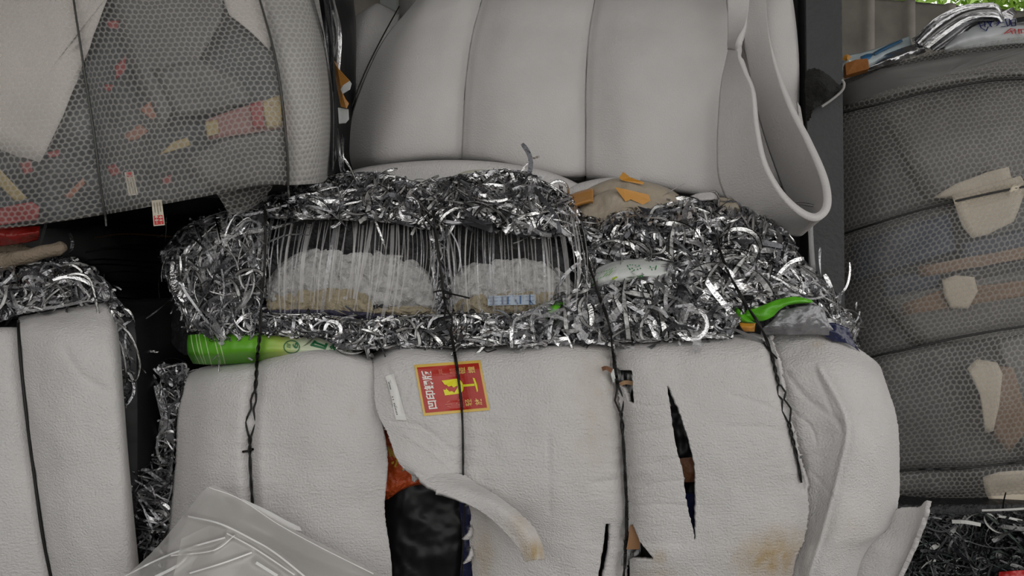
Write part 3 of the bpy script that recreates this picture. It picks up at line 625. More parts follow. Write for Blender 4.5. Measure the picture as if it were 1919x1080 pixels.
sheet('brown_scrap', [[(1178, 980, 1.81), (1196, 985, 1.81)], [(1178, 1005, 1.805), (1200, 1012, 1.805)], [(1174, 1030, 1.81), (1198, 1030, 1.81)]], simple('tan_scrap', (.36, .19, .09), .6), mb, 10, 10, 0)
sheet('dark_scrap', [[(1165, 985, 1.83), (1240, 985, 1.83)], [(1165, 1060, 1.82), (1245, 1060, 1.82)]], foil_mat('grey_scrap', (.12, .12, .12), .3), mb, 12, 10, 0, rough=.012, rs=50)
sheet('dark_scrap', [[(1145, 680, 1.865), (1195, 682, 1.86)], [(1150, 765, 1.845), (1195, 765, 1.84)]], foil_mat('dark_grey_scrap', (.10, .10, .10), .3), mb, 12, 10, 0, rough=.012, rs=50)
strip('wood_splinter', [(1160, 722, 1.845), (1172, 717, 1.84), (1188, 719, 1.84)], .010, simple('tan_card', (.50, .30, .16), .7), mb)
strip('white_scrap', [(1147, 692, 1.825), (1149, 705, 1.82), (1152, 716, 1.825)], .009, WHITEP, mb)
strip('brown_scrap', [(1128, 692, 1.815), (1137, 690, 1.81), (1147, 696, 1.815)], .010, BROWN, mb)
# -- red fragile label and white paper slip
L = Decal([(776, 684), (900, 675), (918, 769), (794, 780)], [G2], .0025)
L.rect(0, 0, 1, 1, 0, 0, 24); L.rect(.035, .055, .965, .945, 1, .0008, 24)
Q = Decal(L.q, L.g, L.l)
def vtext(D, s, x0, y0, x1, y1, m, off=.0):
    """text read bottom to top (turned a quarter turn left) inside a box in label coordinates"""
    V, P = textmesh(s, 1., off); V = fit(V, 0, 0, 1, 1)
    D.add(np.column_stack([x0 + (1 - V[:, 1]) * (x1 - x0), y1 - V[:, 0] * (y1 - y0)]), P, m, .0022)
vtext(L, '凹印铜版', .085, .12, .235, .88, 2, .03)
for ch, x in (('小', .40), ('心', .555), ('轻', .70), ('放', .85)): vtext(L, ch, x - .05, .745, x + .055, .885, 4 if x < .6 else 3, .01)
for ch, x in (('严', .40), ('禁', .555), ('碰', .69), ('撞', .835)): vtext(L, ch, x - .05, .115, x + .055, .245, 4 if x < .6 else 3, .01)
th = np.linspace(-math.pi / 2, math.pi / 2, 18)
bowl = [(.375, .33), (.55, .33)] + [(.585 + .09 * math.cos(t), .475 + .145 * math.sin(t)) for t in th] + [(.50, .62), (.375, .64), (.40, .58), (.44, .575), (.47, .50), (.50, .56), (.46, .455), (.42, .47), (.395, .43)]
L.poly([(.365, .345), (.585, .33), (.585, .47), (.52, .50), (.50, .46), (.45, .475), (.43, .44), (.40, .43)], 5, .0024)
L.poly([(.365, .52), (.40, .535), (.41, .50), (.45, .57), (.49, .565), (.52, .60), (.585, .50), (.585, .625), (.375, .64)], 5, .0024)
L.poly([(.58, .33)] + [(.585 + .09 * math.cos(t), .478 + .148 * math.sin(t)) for t in th] + [(.58, .625)], 5, .0024)
L.rect(.66, .455, .845, .50, 5, .0024, 4); L.poly([(.835, .335), (.865, .35), (.885, .48), (.88, .60), (.86, .63), (.85, .48)], 5, .0024)
LY = simple('label_yellow', (.68, .46, .10), .35)
lab = L.build('warning_label', [LY, simple('label_red', (.42, .025, .015), .3, 0, .1, 60), simple('label_white', (.80, .74, .70), .4), simple('label_gold', (.80, .55, .16), .4), simple('label_rubbed_red', (.58, .14, .09), .4), simple('label_lemon', (.72, .66, .01), .4)], oS2, 'red fragile label with yellow border, broken goblet and Chinese characters')
S = Decal([(722, 706), (738, 700), (762, 788), (742, 787)], [G2], .0022)
S.rect(0, 0, 1, 1, 0)
S.stroke([(.02, .10), (.05, .40)], .03, 1, .0005); S.stroke([(.42, .12), (.40, .72)], .03, 1, .0005); S.stroke([(.06, .45), (.02, .68)], .03, 1, .0005)
for k, y in enumerate((.14, .17, .20, .23, .26, .29, .44, .47, .53, .56, .62, .655, .69, .725, .76, .795, .83, .865)):
    if k in (6, 9): continue
    S.rect(.15, y, .30, y + .018, 1, .0006, 3)
S.build('paper_slip', [simple('slip_paper', (.72, .71, .68), .5), simple('slip_ink', (.05, .05, .05), .6)], oS2, 'narrow white paper slip printed in small black type')
# -- the shredded foil above the foam
stx = np.array([296, 340, 400, 500, 600, 700, 800, 900, 1000, 1090, 1190, 1300, 1400, 1450, 1500, 1560, 1612], float)
sty = np.array([470, 425, 398, 358, 338, 336, 352, 342, 342, 396, 382, 376, 388, 412, 470, 545, 615], float)
sby = np.array([610, 665, 668, 660, 656, 654, 654, 654, 650, 648, 646, 642, 640, 638, 638, 645, 665], float)
sY = np.array([2.10, 2.0, 1.95, 1.92, 1.91, 1.91, 1.93, 1.91, 1.91, 1.94, 1.92, 1.92, 1.94, 1.96, 1.98, 2.02, 2.10])
def lump(x, t):
    up = np.interp(x, [1060, 1120, 1480], [0, .10, .08]) * np.clip((.55 - t) / .2, 0, 1)
    edge = .16 * np.clip(1 - t / .22, 0, 1) ** 2
    low = -.045 * np.clip((t - .65) / .2, 0, 1)
    return up + edge + low + .018 * np.sin(x * .031) * np.sin(t * 9 + x * .012)
def foil_surf(x, y):
    x = np.asarray(x, float); a, b = np.interp(x, stx, sty), np.interp(x, stx, sby)
    t = np.clip((np.asarray(y, float) - a) / (b - a), 0, 1); return np.interp(x, stx, sY) + lump(x, t)
xs = np.linspace(322, 1598, 110); rows = []
for t in np.linspace(0, 1, 36):
    a, b = np.interp(xs, stx, sty), np.interp(xs, stx, sby); yy = a + (b - a) * t + 8 * (1 - t)
    rows.append(np.stack([xs, yy, foil_surf(xs, yy) + .035], -1))
back = rows[0].copy(); z = (CY - back[:, 1]) * back[:, 2] / F; xm = (back[:, 0] - CX) * back[:, 2] / F
for Yb in (2.5, 2.9):
    r0 = np.stack([CX + np.clip(xm, -.85, .85) * F / Yb, CY - np.minimum(z - .02, .19) * F / Yb, np.full(len(xs), Yb)], -1); rows.insert(0, r0)
rows = np.array(rows)
V = W(rows); V += (.010 * nz3(V, 28, 2)).reshape(V.shape[:2] + (1,)) * np.array([0, -1, .3])
i = np.arange(rows.shape[0] * 110).reshape(rows.shape[0], 110)
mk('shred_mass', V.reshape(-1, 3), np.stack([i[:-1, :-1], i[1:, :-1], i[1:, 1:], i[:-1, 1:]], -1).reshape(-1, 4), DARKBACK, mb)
rim = [(470, 372), (505, 345), (560, 335), (640, 326), (700, 322), (760, 335), (800, 345), (850, 330), (900, 322), (950, 318), (985, 322), (1030, 345), (1070, 368), (1100, 400), (1098, 450), (1040, 440), (1000, 445), (940, 430), (880, 415), (800, 430), (740, 415), (640, 410), (560, 408), (500, 408)]
lefte = [(500, 380), (440, 392), (380, 408), (335, 432), (300, 475), (318, 545), (350, 600), (400, 640), (470, 640), (495, 560), (500, 470)]
lowb = [(345, 590), (430, 575), (500, 592), (600, 590), (700, 600), (800, 590), (900, 590), (985, 590), (1010, 640), (900, 650), (760, 652), (640, 652), (600, 632), (350, 622)]
rtop = [(1085, 400), (1140, 385), (1200, 375), (1300, 370), (1390, 378), (1450, 405), (1490, 455), (1500, 500), (1440, 500), (1340, 495), (1240, 490), (1140, 500), (1095, 510)]
rmid = [(960, 600), (1040, 560), (1120, 535), (1220, 500), (1330, 480), (1440, 478), (1510, 495), (1560, 545), (1600, 605), (1612, 655), (1560, 625), (1520, 560), (1400, 580), (1370, 632), (1200, 640), (960, 650)]
rlow = [(1380, 500), (1500, 490), (1560, 550), (1600, 610), (1612, 655), (1585, 630), (1530, 565), (1400, 560)]
posts = [(1050, 420), (1100, 420), (1125, 520), (1100, 590), (1080, 560), (1085, 480)]
mid = [(800, 400), (835, 400), (850, 600), (820, 600)]
MWR = (2.6, 3.6, 2.4, 1.2, 1.0, 2.2); MWL = (2, 1.4, 2.6, 1, 2.6, 2.); MWC = (2.6, 1.6, 3, 1.6, 3, 1.3)
shreds(mb, [
    (rim, 1000, (.005, .011), (.06, .16), None, 0, 2.6, MWR, (-.01, .045)),
    (rim, 120, (.010, .017), (.05, .11), None, 0, 1.4, MWR, (.01, .05)),
    (lefte, 900, (.003, .007), (.06, .17), 95, .8, 2.0, MWL, (-.01, .05)),
    (lefte, 60, (.009, .014), (.06, .14), 110, .6, .9, MWL, (.02, .05)),
    (lowb, 900, (.004, .010), (.05, .13), None, 0, 2.2, MWR, (-.01, .035)),
    (rtop, 800, (.005, .011), (.05, .15), 115, .9, 2.2, MWR, (-.01, .05)),
    (rtop, 110, (.011, .018), (.05, .12), 120, .7, 1.0, MWR, (.02, .05)),
    (rmid, 1000, (.005, .012), (.05, .16), 140, .8, 2.2, MWC, (-.01, .045)),
    (rmid, 170, (.012, .020), (.05, .13), 130, .7, 1.1, MWC, (.01, .05)),
    (rlow, 260, (.005, .012), (.05, .16), None, 0, 2.4, MWC, (-.01, .045)),
    (posts, 120, (.004, .008), (.06, .14), 90, .5, 1.5, MWR, (0, .04)),
    (mid, 60, (.003, .007), (.06, .12), 90, .4, 1.2, MWL, (0, .03)),
], foil_surf, 95, 21)
# side shreds in the dark gap left of the foam
def gap_surf(x, y): return np.full(np.shape(x), 2.02)
shreds(mb, [([(300, 690), (350, 680), (350, 720), (330, 790), (322, 900), (312, 1090), (245, 1090), (240, 890), (285, 860), (300, 800)], 420, (.003, .008), (.05, .15), None, 0, 2., MWL, (-.02, .10)),
            ([(245, 880), (330, 880), (318, 1000), (250, 990)], 120, (.003, .006), (.08, .16), 5, .5, 1., MWL, (.04, .10)),
            ([(300, 690), (345, 682), (352, 720), (310, 725)], 60, (.008, .016), (.03, .07), None, 0, 1.5, (2, 0, 4, 0, 2, 2), (.02, .06))], gap_surf, 4, 33, stuffname='side_shreds')
strip('foil_strip', [(294, 722, 1.95), (303, 760, 1.94), (313, 800, 1.94), (322, 830, 1.95)], .019, FOIL[2], mb)
# clear packed strips over the white flakes, in two bulging bundles
FLAKE = simple('white_flakes', (.47, .465, .455), .7, 0, 1., 90, var=.35, vscale=60)
BEIGE = simple('beige_flakes', (.34, .29, .20), .75, 0, 1., 90, var=.35, vscale=60); VIOLET = simple('violet_flakes', (.035, .032, .06), .6, 0, 1., 80, var=.8, vscale=50)
def mound(topl, base, Y):
    tp = np.array(topl, float); rows = []
    for t, dy in ((0, .05), (.12, .015), (.4, -.005), (.75, -.01), (1., .01)):
        rows.append([(x, y + (base - y) * t, Y + dy) for x, y in tp])
    return rows
bun = [mound([(500, 522), (530, 488), (575, 465), (625, 452), (690, 457), (745, 470), (785, 488), (818, 530)], 592, 1.925),
       mound([(832, 560), (850, 515), (885, 488), (930, 477), (985, 476), (1030, 490), (1065, 512), (1088, 555)], 594, 1.925)]
gb = []
for k, m_ in enumerate(bun):
    _, g = sheet('white_flake_fill', m_, FLAKE, mb, 90, 40, 0, rough=.014, rs=55, jitter=2.2, seed=20 + k, label='packed white plastic flakes'); gb.append(g)
for pts, mt, nm in (([(500, 560), (560, 545), (620, 540), (680, 548), (700, 575)], BEIGE, 'beige_flake_fill'), ([(490, 572), (560, 572), (620, 575), (700, 582), (745, 590)], VIOLET, 'violet_flake_fill'),
                    ([(700, 580), (750, 575), (800, 576), (818, 588)], BEIGE, 'beige_flake_fill'), ([(850, 568), (900, 552), (960, 546), (1030, 548), (1075, 560)], BEIGE, 'beige_flake_fill')):
    p = np.array(pts, float); hb = 600 if mt is VIOLET else 592
    sheet(nm, [[(x, y, 1.915) for x, y in p], [(x, (y + hb) / 2, 1.902) for x, y in p], [(x, hb, 1.912) for x, y in p]], mt, mb, 50, 14, 0, rough=.012, rs=60, jitter=1.5, seed=41)
d = Decal([(914, 555), (1004, 552), (1004, 571), (914, 573)], [np.array([(x, y, 1.895) for x in range(900, 1020, 8) for y in range(540, 584, 6)], float)], 0)
d.rect(.0, .0, 1, 1, 0, 0, 4)
for x, sgn in ((.02, (((0, .2), (1, .2)), ((.5, .05), (.5, .95)), ((.1, .55), (.9, .55)), ((.1, .9), (.9, .9)))), (.27, (((0, .15), (1, .15)), ((.2, .15), (.2, .9)), ((.8, .15), (.8, .9)), ((0, .55), (1, .55)), ((0, .9), (1, .9)))),
               (.51, (((.1, .1), (.9, .1)), ((.9, .1), (.9, .9)), ((.35, .45), (.6, .9)))), (.78, (((.1, .2), (.9, .2)), ((.5, .0), (.5, 1)), ((.1, .6), (.9, .6)), ((.5, .6), (.9, 1))))):
    for a, b in sgn: d.stroke([(x + a[0] * .19, a[1]), (x + b[0] * .19, b[1])], .035, 1, .001)
d.build('blue_print_scrap', [simple('pale_blue_film', (.40, .47, .56), .4), simple('blue_ink', (.05, .12, .26), .4)], mb, 'pale film scrap with blue characters behind the clear strips')
rs_ = np.random.RandomState(5)
for k in range(100):
    x0 = 498 + (1088 - 498) * (k + rs_.uniform(-.4, .4)) / 99.; c = 655 if x0 < 822 else 955
    if abs(x0 - 824) < 7: x0 += 14
    ln = rs_.uniform(.75, 1.05); y0 = 402 + rs_.uniform(0, 22); y1 = y0 + 182 * ln
    le = (-.10 if x0 < 822 else .06) * rs_.uniform(.2, 1.6) + rs_.normal(0, .04); bow = (x0 - c) / 170. * 10
    y1 = min(y1, 604)
    Ya = 1.935; Yb = 1.878 + rs_.uniform(0, .014)
    x1 = x0 + le * (y1 - y0)
    strip('clear_strip', [(x0, y0, Ya), (x0 * .66 + x1 * .34 + bow, y0 * .66 + y1 * .34, Yb), (x0 * .33 + x1 * .67 + bow, y0 * .33 + y1 * .67, Yb - .004), (x1, y1, Yb + .01)],
          rs_.choice([.0022, .0032, .0042, .006, .010], p=[.34, .30, .2, .12, .04]), CLEAR_STRIP if rs_.rand() < .75 else FOIL[4], mb, side=(rs_.normal(0, .5), -1, .1), seg=12)
# -- green printed films squeezed between the layers
c = [[(352, 628, 1.93), (400, 624, 1.90), (470, 622, 1.875), (540, 625, 1.87), (600, 632, 1.875), (660, 645, 1.89)],
     [(350, 645, 1.91), (400, 643, 1.875), (470, 642, 1.852), (540, 645, 1.85), (600, 650, 1.855), (660, 660, 1.87)],
     [(352, 664, 1.91), (400, 664, 1.875), (470, 662, 1.855), (540, 662, 1.85), (600, 665, 1.86), (660, 672, 1.88)],
     [(362, 682, 1.96), (400, 684, 1.94), (470, 682, 1.93), (540, 680, 1.92), (600, 680, 1.92), (660, 685, 1.93)]]
oGG, GG = sheet('green_film', c, GREEN, mb, 90, 30, .001, [(w1, 10, .012)], (), .004, 20, seed=9, label='green printed film fading to white under the shreds')
d = Decal([(531, 638), (562, 638), (562, 663), (531, 663)], [GG], .002)
tt = np.linspace(0, 2 * math.pi, 40)
d.stroke([(.5 + .47 * math.cos(a), .5 + .47 * math.sin(a)) for a in tt], .06, 0)
V_, P_ = textmesh('6', 1, .02); V_ = fit(V_, 0, 0, 1, 1); d.add(np.column_stack([.55 + (1 - V_[:, 1]) * .33, .62 - V_[:, 0] * .45]), P_, 0)
for a in (.25, .36, .47): d.stroke([(.22, a), (.42, a + .08)], .05, 0)
d.build('round_emblem', [simple('green_ink', (.015, .13, .045), .4)], oGG)
d = Decal([(531, 638), (562, 638), (562, 663), (531, 663)], [GG], .002)
d.stroke([(1.9, .1), (1.72, .35), (2.5, .60), (2.6, .30)], .16, 0); d.stroke([(2.0, .2), (2.5, .42)], .14, 0)
for a, b in (((2.85, .5), (3.15, .2)), ((2.9, .6), (3.2, .45)), ((2.95, .35), (3.1, .72)), ((2.8, .75), (3.1, .8)), ((1.75, .88), (2.0, .95))): d.stroke([a, b], .10, 0)
d.build('green_lettering', [simple('deep_green_ink', (.015, .13, .045), .4)], oGG)
c = [[(1078, 525, 2.0), (1110, 506, 1.97), (1150, 490, 1.95), (1200, 485, 1.95), (1262, 488, 1.97)], [(1084, 535, 1.96), (1115, 520, 1.92), (1155, 505, 1.90), (1205, 500, 1.90), (1262, 500, 1.94)],
     [(1090, 548, 1.95), (1120, 535, 1.91), (1160, 525, 1.89), (1210, 520, 1.89), (1265, 515, 1.93)], [(1095, 565, 1.97), (1125, 555, 1.94), (1165, 550, 1.93), (1215, 545, 1.93), (1270, 535, 1.95)]]
oGW, GW = sheet('white_printed_film', c, WHITEP, mb, 50, 24, .001, rough=.006, rs=25, seed=12, label='white film with green print between the shreds')
d = Decal([(1100, 500), (1250, 488), (1255, 525), (1105, 545)], [GW], .002)
for k in range(7): x = .04 + k * .036; d.stroke([(x, .62 - k * .03), (x + .10, .30 - k * .03)], .010, 0)
for k in range(6): d.stroke([(.34 + k * .03, .25), (.46 + k * .03, .8)], .007, 2)
for k in range(8): d.stroke([(.52 + k * .018, .60), (.60 + k * .018, .95)], .008, 2)
for a in ([(.50, .08), (.53, .30)], [(.535, .06), (.56, .26)], [(.565, .08), (.58, .34), (.55, .38)], [(.60, .10), (.625, .33)], [(.60, .20), (.65, .18)], [(.645, .12), (.66, .30)]): d.stroke(a, .016, 1)
for a in ([(.60, .62), (.66, .70)], [(.61, .80), (.66, .60)], [(.67, .60), (.69, .82)], [(.665, .66), (.71, .70)], [(.78, .22), (.80, .42)], [(.77, .32), (.83, .30)], [(.86, .22), (.84, .42)]): d.stroke(a, .014, 1)
d.poly([(.20, .95), (.30, .62), (.24, .35), (.36, .55), (.40, .95)], 3); d.poly([(.0, .55), (.06, .75), (.05, 1.1), (-.06, 1.0), (-.10, .8)], 4)
d.build('green_lettering', [simple('leaf_green', (.10, .38, .04), .4), simple('deep_green', (.03, .22, .05), .4), simple('pale_green', (.35, .50, .30), .4), simple('lime', (.36, .50, .03), .4), simple('mid_green', (.03, .24, .01), .4)], oGW)
for c in ([[(1000, 588, 1.885), (1020, 578, 1.872), (1042, 570, 1.872), (1060, 566, 1.885)], [(1004, 592, 1.872), (1022, 588, 1.862), (1038, 584, 1.862), (1050, 576, 1.875)], [(1012, 598, 1.88), (1025, 596, 1.872), (1035, 592, 1.872), (1045, 584, 1.88)]],
          [[(1392, 582, 1.90), (1420, 576, 1.88), (1455, 562, 1.875), (1490, 556, 1.88), (1522, 562, 1.90)], [(1396, 592, 1.885), (1425, 588, 1.865), (1455, 576, 1.865), (1490, 566, 1.87), (1520, 568, 1.89)], [(1408, 602, 1.885), (1428, 602, 1.87), (1448, 594, 1.87), (1462, 578, 1.88), (1480, 570, 1.90)]],
          [[(1375, 575, 1.90), (1385, 580, 1.88), (1398, 590, 1.89)], [(1382, 598, 1.88), (1395, 600, 1.865), (1412, 604, 1.87)], [(1392, 606, 1.89), (1405, 607, 1.88), (1418, 606, 1.89)]],
          [[(505, 596, 1.89), (535, 590, 1.88), (570, 590, 1.89)], [(512, 604, 1.875), (540, 602, 1.865), (575, 598, 1.88)], [(520, 610, 1.88), (540, 612, 1.875), (560, 606, 1.89)]]):
    sheet('green_film', c, GREENP, mb, 24, 14, .001, rough=.007, rs=40, seed=15)
sheet('orange_scrap', [[(1384, 604, 1.88), (1400, 606, 1.868), (1416, 606, 1.875)], [(1388, 613, 1.87), (1402, 614, 1.86), (1415, 614, 1.868)], [(1394, 622, 1.88), (1405, 622, 1.87), (1414, 622, 1.88)]], ORANGE, mb, 14, 12, .001, rough=.004, rs=50)
c = [[(1462, 582, 1.89), (1500, 574, 1.885), (1530, 572, 1.89), (1545, 580, 1.92)], [(1450, 598, 1.88), (1490, 592, 1.87), (1525, 590, 1.88), (1550, 600, 1.91)], [(1430, 615, 1.88), (1480, 612, 1.87), (1525, 610, 1.88), (1560, 615, 1.91)], [(1425, 628, 1.91), (1480, 628, 1.90), (1525, 628, 1.91), (1570, 630, 1.93)]]
sheet('grey_film', c, simple('grey_silver_film', (.26, .26, .27), .35, .4, .6, 50), mb, 40, 24, .001, rough=.010, rs=40, seed=16)
c = [[(1530, 612, 1.93), (1560, 605, 1.93), (1590, 615, 1.95)], [(1540, 625, 1.92), (1570, 625, 1.92), (1600, 640, 1.95)], [(1560, 640, 1.93), (1590, 645, 1.94), (1612, 660, 1.97)]]
sheet('navy_film', c, NAVY, mb, 20, 16, .001, rough=.010, rs=40, seed=17)
# -- tie wires
FS = [GG] + FO
sg = np.concatenate([[(x, y, foil_surf(x, y) - .045) for x in np.arange(480, 1460, 12)] for y in np.arange(390, 655, 10)])
ALL = FO + [GF, sg]
tw1 = twisted('tie_wire', [p for p in w1], [G1, GG, sg], mb, [(395,1.2,.4),(625,1.6,.4),(640,1.8,1),(735,2,1),(738,3,0),(752,5,0),(766,2,0),(770,3,0),(792,10,0),(818,2,0),(822,2,1),(845,2,1),(860,1.2,.5),(945,1,.5)], .0024, .006, 260, 13)
tube('wire_stub', W(wirepath([(455, 847), (468, 845), (474, 842)], [G1], .007, 8)), .0028, WIRE, tw1)
tw2 = twisted('tie_wire', w2, [G2, sg], mb, [(395,1.2,.4),(540,1.4,.4),(580,1,0),(600,8,0),(622,1,0),(660,1.2,0),(905,1.2,.3)], .0024, .006, 220, 9)
tube('wire_stub', W(wirepath([(812, 548), (826, 545), (840, 548), (843, 557), (836, 560), (832, 550), (850, 552), (880, 559)], [sg], .012, 40)), .0022, WIRE, tw2)
tube('wire_stub', W(wirepath([(906, 655), (914, 660), (930, 655)], [G2], .004, 10)), .0012, WIRE, tw2)
tube('tie_wire', W(wirepath([(870, 945), (868, 1010), (866, 1090)], [np.array([(870, 945, 1.80), (868, 1010, 1.80), (866, 1090, 1.80), (860, 1000, 1.80)])], .01, 20)), .0024, WIRE, mb)
twisted('tie_wire', w3, [G2, G4, sg], mb, [(400,1.2,.4),(600,1.4,.3),(690,1.2,0),(728,2,0),(750,9,0),(772,2,0),(776,2.2,1),(800,2.4,1),(830,1.4,.6),(1090,1.2,.4)], .0024, .006, 260, 13)
tw4 = twisted('tie_wire', w4, [G4, G5, sg], mb, [(440,1.2,.4),(620,1.4,.4),(660,1.6,.4),(675,2,.8),(690,2,1),(720,2.2,1),(723,3,0),(738,8,0),(749,1.5,0),(768,9,0),(790,2,0),(795,2.2,1),(840,2,1),(860,1.2,.4),(905,1,.4)], .0024, .007, 280, 13)
tube('wire_stub', W(wirepath([(1427, 637), (1440, 655), (1456, 672)], [G4], .008, 10)), .0022, WIRE, tw4)
# ------------------------------------------------------------------ upper foam bale
ub = thing('foam_bale', (.15, 2.8, 1.40), 'tall bulging bale of smooth white foam tied with thin wires behind the shredded foil', 'bale', 'baled plastic scrap')
roundbox('bale_core', (-.42, 2.56, 1.35), (.80, 3.3, 2.42), .22, simple('grey_foam_core', (.30, .29, .28), .8), ub, 14, .02, 4, 6)
u1 = [[(900, -150, 3.0), (912, -160, 2.98), (924, -160, 2.96), (938, -150, 2.96)], [(780, 0, 2.54), (818, -24, 2.48), (868, -30, 2.46), (908, -18, 2.47)],
      [(722, 70, 2.46), (772, 60, 2.36), (836, 55, 2.34), (886, 60, 2.36)], [(686, 140, 2.44), (748, 140, 2.30), (822, 140, 2.28), (874, 140, 2.31)],
      [(659, 215, 2.43), (728, 220, 2.28), (806, 220, 2.26), (869, 220, 2.29)], [(644, 290, 2.43), (712, 290, 2.29), (802, 285, 2.27), (866, 285, 2.30)],
      [(650, 332, 2.47), (716, 324, 2.36), (802, 312, 2.34), (866, 310, 2.36)]]
u2 = [[(938, -150, 2.96), (1000, -160, 2.94), (1080, -160, 2.94), (1135, -150, 2.94)], [(908, -18, 2.47), (970, -28, 2.42), (1060, -28, 2.42), (1117, -18, 2.44)],
      [(886, 60, 2.36), (955, 60, 2.30), (1045, 60, 2.30), (1104, 60, 2.33)], [(874, 140, 2.31), (945, 140, 2.25), (1040, 140, 2.24), (1098, 140, 2.28)],
      [(869, 220, 2.29), (940, 225, 2.23), (1040, 230, 2.22), (1097, 230, 2.26)], [(866, 285, 2.30), (940, 295, 2.25), (1040, 315, 2.23), (1097, 318, 2.26)],
      [(866, 310, 2.36), (945, 322, 2.33), (1040, 338, 2.31), (1098, 338, 2.33)]]
u3 = [[(1135, -150, 2.94), (1200, -160, 2.92), (1290, -160, 2.92), (1372, -150, 2.94)], [(1117, -18, 2.44), (1190, -28, 2.41), (1290, -28, 2.41), (1374, -18, 2.44)],
      [(1104, 60, 2.33), (1180, 60, 2.28), (1290, 60, 2.28), (1378, 60, 2.34)], [(1098, 140, 2.28), (1180, 140, 2.22), (1290, 140, 2.23), (1376, 140, 2.30)],
      [(1097, 230, 2.26), (1180, 235, 2.20), (1285, 240, 2.21), (1374, 240, 2.28)], [(1097, 318, 2.26), (1185, 332, 2.21), (1285, 347, 2.22), (1374, 357, 2.28)],
      [(1098, 342, 2.33), (1185, 354, 2.29), (1285, 369, 2.29), (1376, 380, 2.34)]]
wl = [[(742, 22), (712, 78), (681, 140), (655, 212), (641, 290)], [(912, -30), (886, 60), (874, 140), (868, 220), (865, 300)], [(1120, -30), (1104, 60), (1098, 140), (1097, 230), (1097, 335)]]
GU = []
for k, (u, dd) in enumerate(((u1, [wl[1]]), (u2, [wl[1], wl[2]]), (u3, [wl[2]]))):
    _, g = sheet('foam_sheet', u, FOAM_UP, ub, 70, 110, .014, [(l, 9, .016) for l in dd], (), .004, 6, seed=50 + k); GU.append(g)
for k in (1, 2):
    l = wl[k]; q = wirepath(l, GU, -.004, 60); tube('tie_wire', W(q), .0022, WIRE, ub)
l = np.array([(748, 12, 2.53), (712, 78, 2.455), (681, 142, 2.435), (655, 215, 2.425), (640, 292, 2.425)]); tube('tie_wire', W(cr1(l, np.linspace(0, 4, 40))), .0022, WIRE, ub)
c = [[(690, 14, 2.80), (706, 6, 2.80), (724, 12, 2.80), (750, 26, 2.76)], [(660, 42, 2.64), (684, 36, 2.60), (710, 46, 2.58), (738, 62, 2.55)], [(634, 130, 2.58), (660, 130, 2.54), (682, 130, 2.52), (705, 140, 2.50)],
     [(626, 220, 2.58), (642, 220, 2.54), (655, 220, 2.52), (672, 215, 2.49)], [(622, 330, 2.60), (635, 330, 2.56), (648, 330, 2.53), (660, 320, 2.50)]]
sheet('foam_sheet', c, FOAM_L, ub, 40, 60, .012, rough=.006, rs=9, seed=55)
sheet('foam_sheet', [[(632, 52, 2.70), (648, 34, 2.70), (664, 26, 2.70)], [(612, 120, 2.66), (632, 110, 2.64), (650, 100, 2.63)], [(610, 240, 2.66), (625, 240, 2.63), (640, 240, 2.62)]], FOAM_L, ub, 24, 40, .012, seed=56)
# hanging loop of foam at the right end
rim_ = [(1404, -60, 2.24), (1402, 10, 2.20), (1398, 50, 2.17), (1384, 88, 2.15), (1396, 130, 2.13), (1412, 170, 2.11), (1419, 235, 2.08), (1434, 305, 2.06), (1464, 360, 2.05), (1500, 396, 2.05), (1530, 407, 2.06), (1550, 385, 2.08), (1545, 335, 2.12), (1516, 266, 2.17), (1480, 194, 2.22), (1452, 112, 2.27), (1438, 40, 2.32), (1433, -60, 2.36)]
far_ = [(1360, -60, 2.24), (1362, 0, 2.21), (1366, 50, 2.20), (1368, 100, 2.19), (1356, 155, 2.19), (1350, 205, 2.18), (1347, 270, 2.17), (1350, 335, 2.17), (1372, 380, 2.17), (1420, 415, 2.18), (1482, 436, 2.22), (1502, 430, 2.29), (1484, 384, 2.32), (1454, 305, 2.325), (1427, 222, 2.33), (1404, 120, 2.335), (1392, 40, 2.35), (1386, -60, 2.38)]
c = []
for a, b in zip(rim_, far_):
    a, b = np.array(a, float), np.array(b, float); c.append([tuple(a), tuple(a * .62 + b * .38), tuple(b)])
o, g = sheet('foam_loop', c, FOAM_UP, ub, 26, 200, .022, [([(1360, 92), (1392, 96)], 7, .02)], (), .003, 6, seed=58, label='sheet of foam hanging down in a rounded loop'); o.modifiers['thickness'].offset = 0
c = [[(1378, -60, 2.44), (1440, -60, 2.40), (1462, -60, 2.36), (1476, -60, 2.38)], [(1380, 40, 2.42), (1440, 40, 2.37), (1480, 35, 2.38), (1491, 35, 2.40)], [(1385, 130, 2.42), (1445, 130, 2.37), (1488, 125, 2.38), (1498, 125, 2.40)],
     [(1400, 230, 2.43), (1450, 230, 2.39), (1488, 240, 2.39), (1496, 240, 2.41)], [(1410, 350, 2.46), (1450, 350, 2.43), (1480, 345, 2.38), (1486, 340, 2.40)]]
sheet('foam_sheet', c, FOAM_UP, ub, 40, 50, .012, seed=59)
c = [[(1494, 190, 2.33), (1500, 200, 2.33)], [(1500, 240, 2.33), (1509, 255, 2.33)], [(1504, 262, 2.33), (1508, 268, 2.33)]]
sheet('foam_sheet', c, FOAM_L, ub, 10, 16, .006, seed=60)
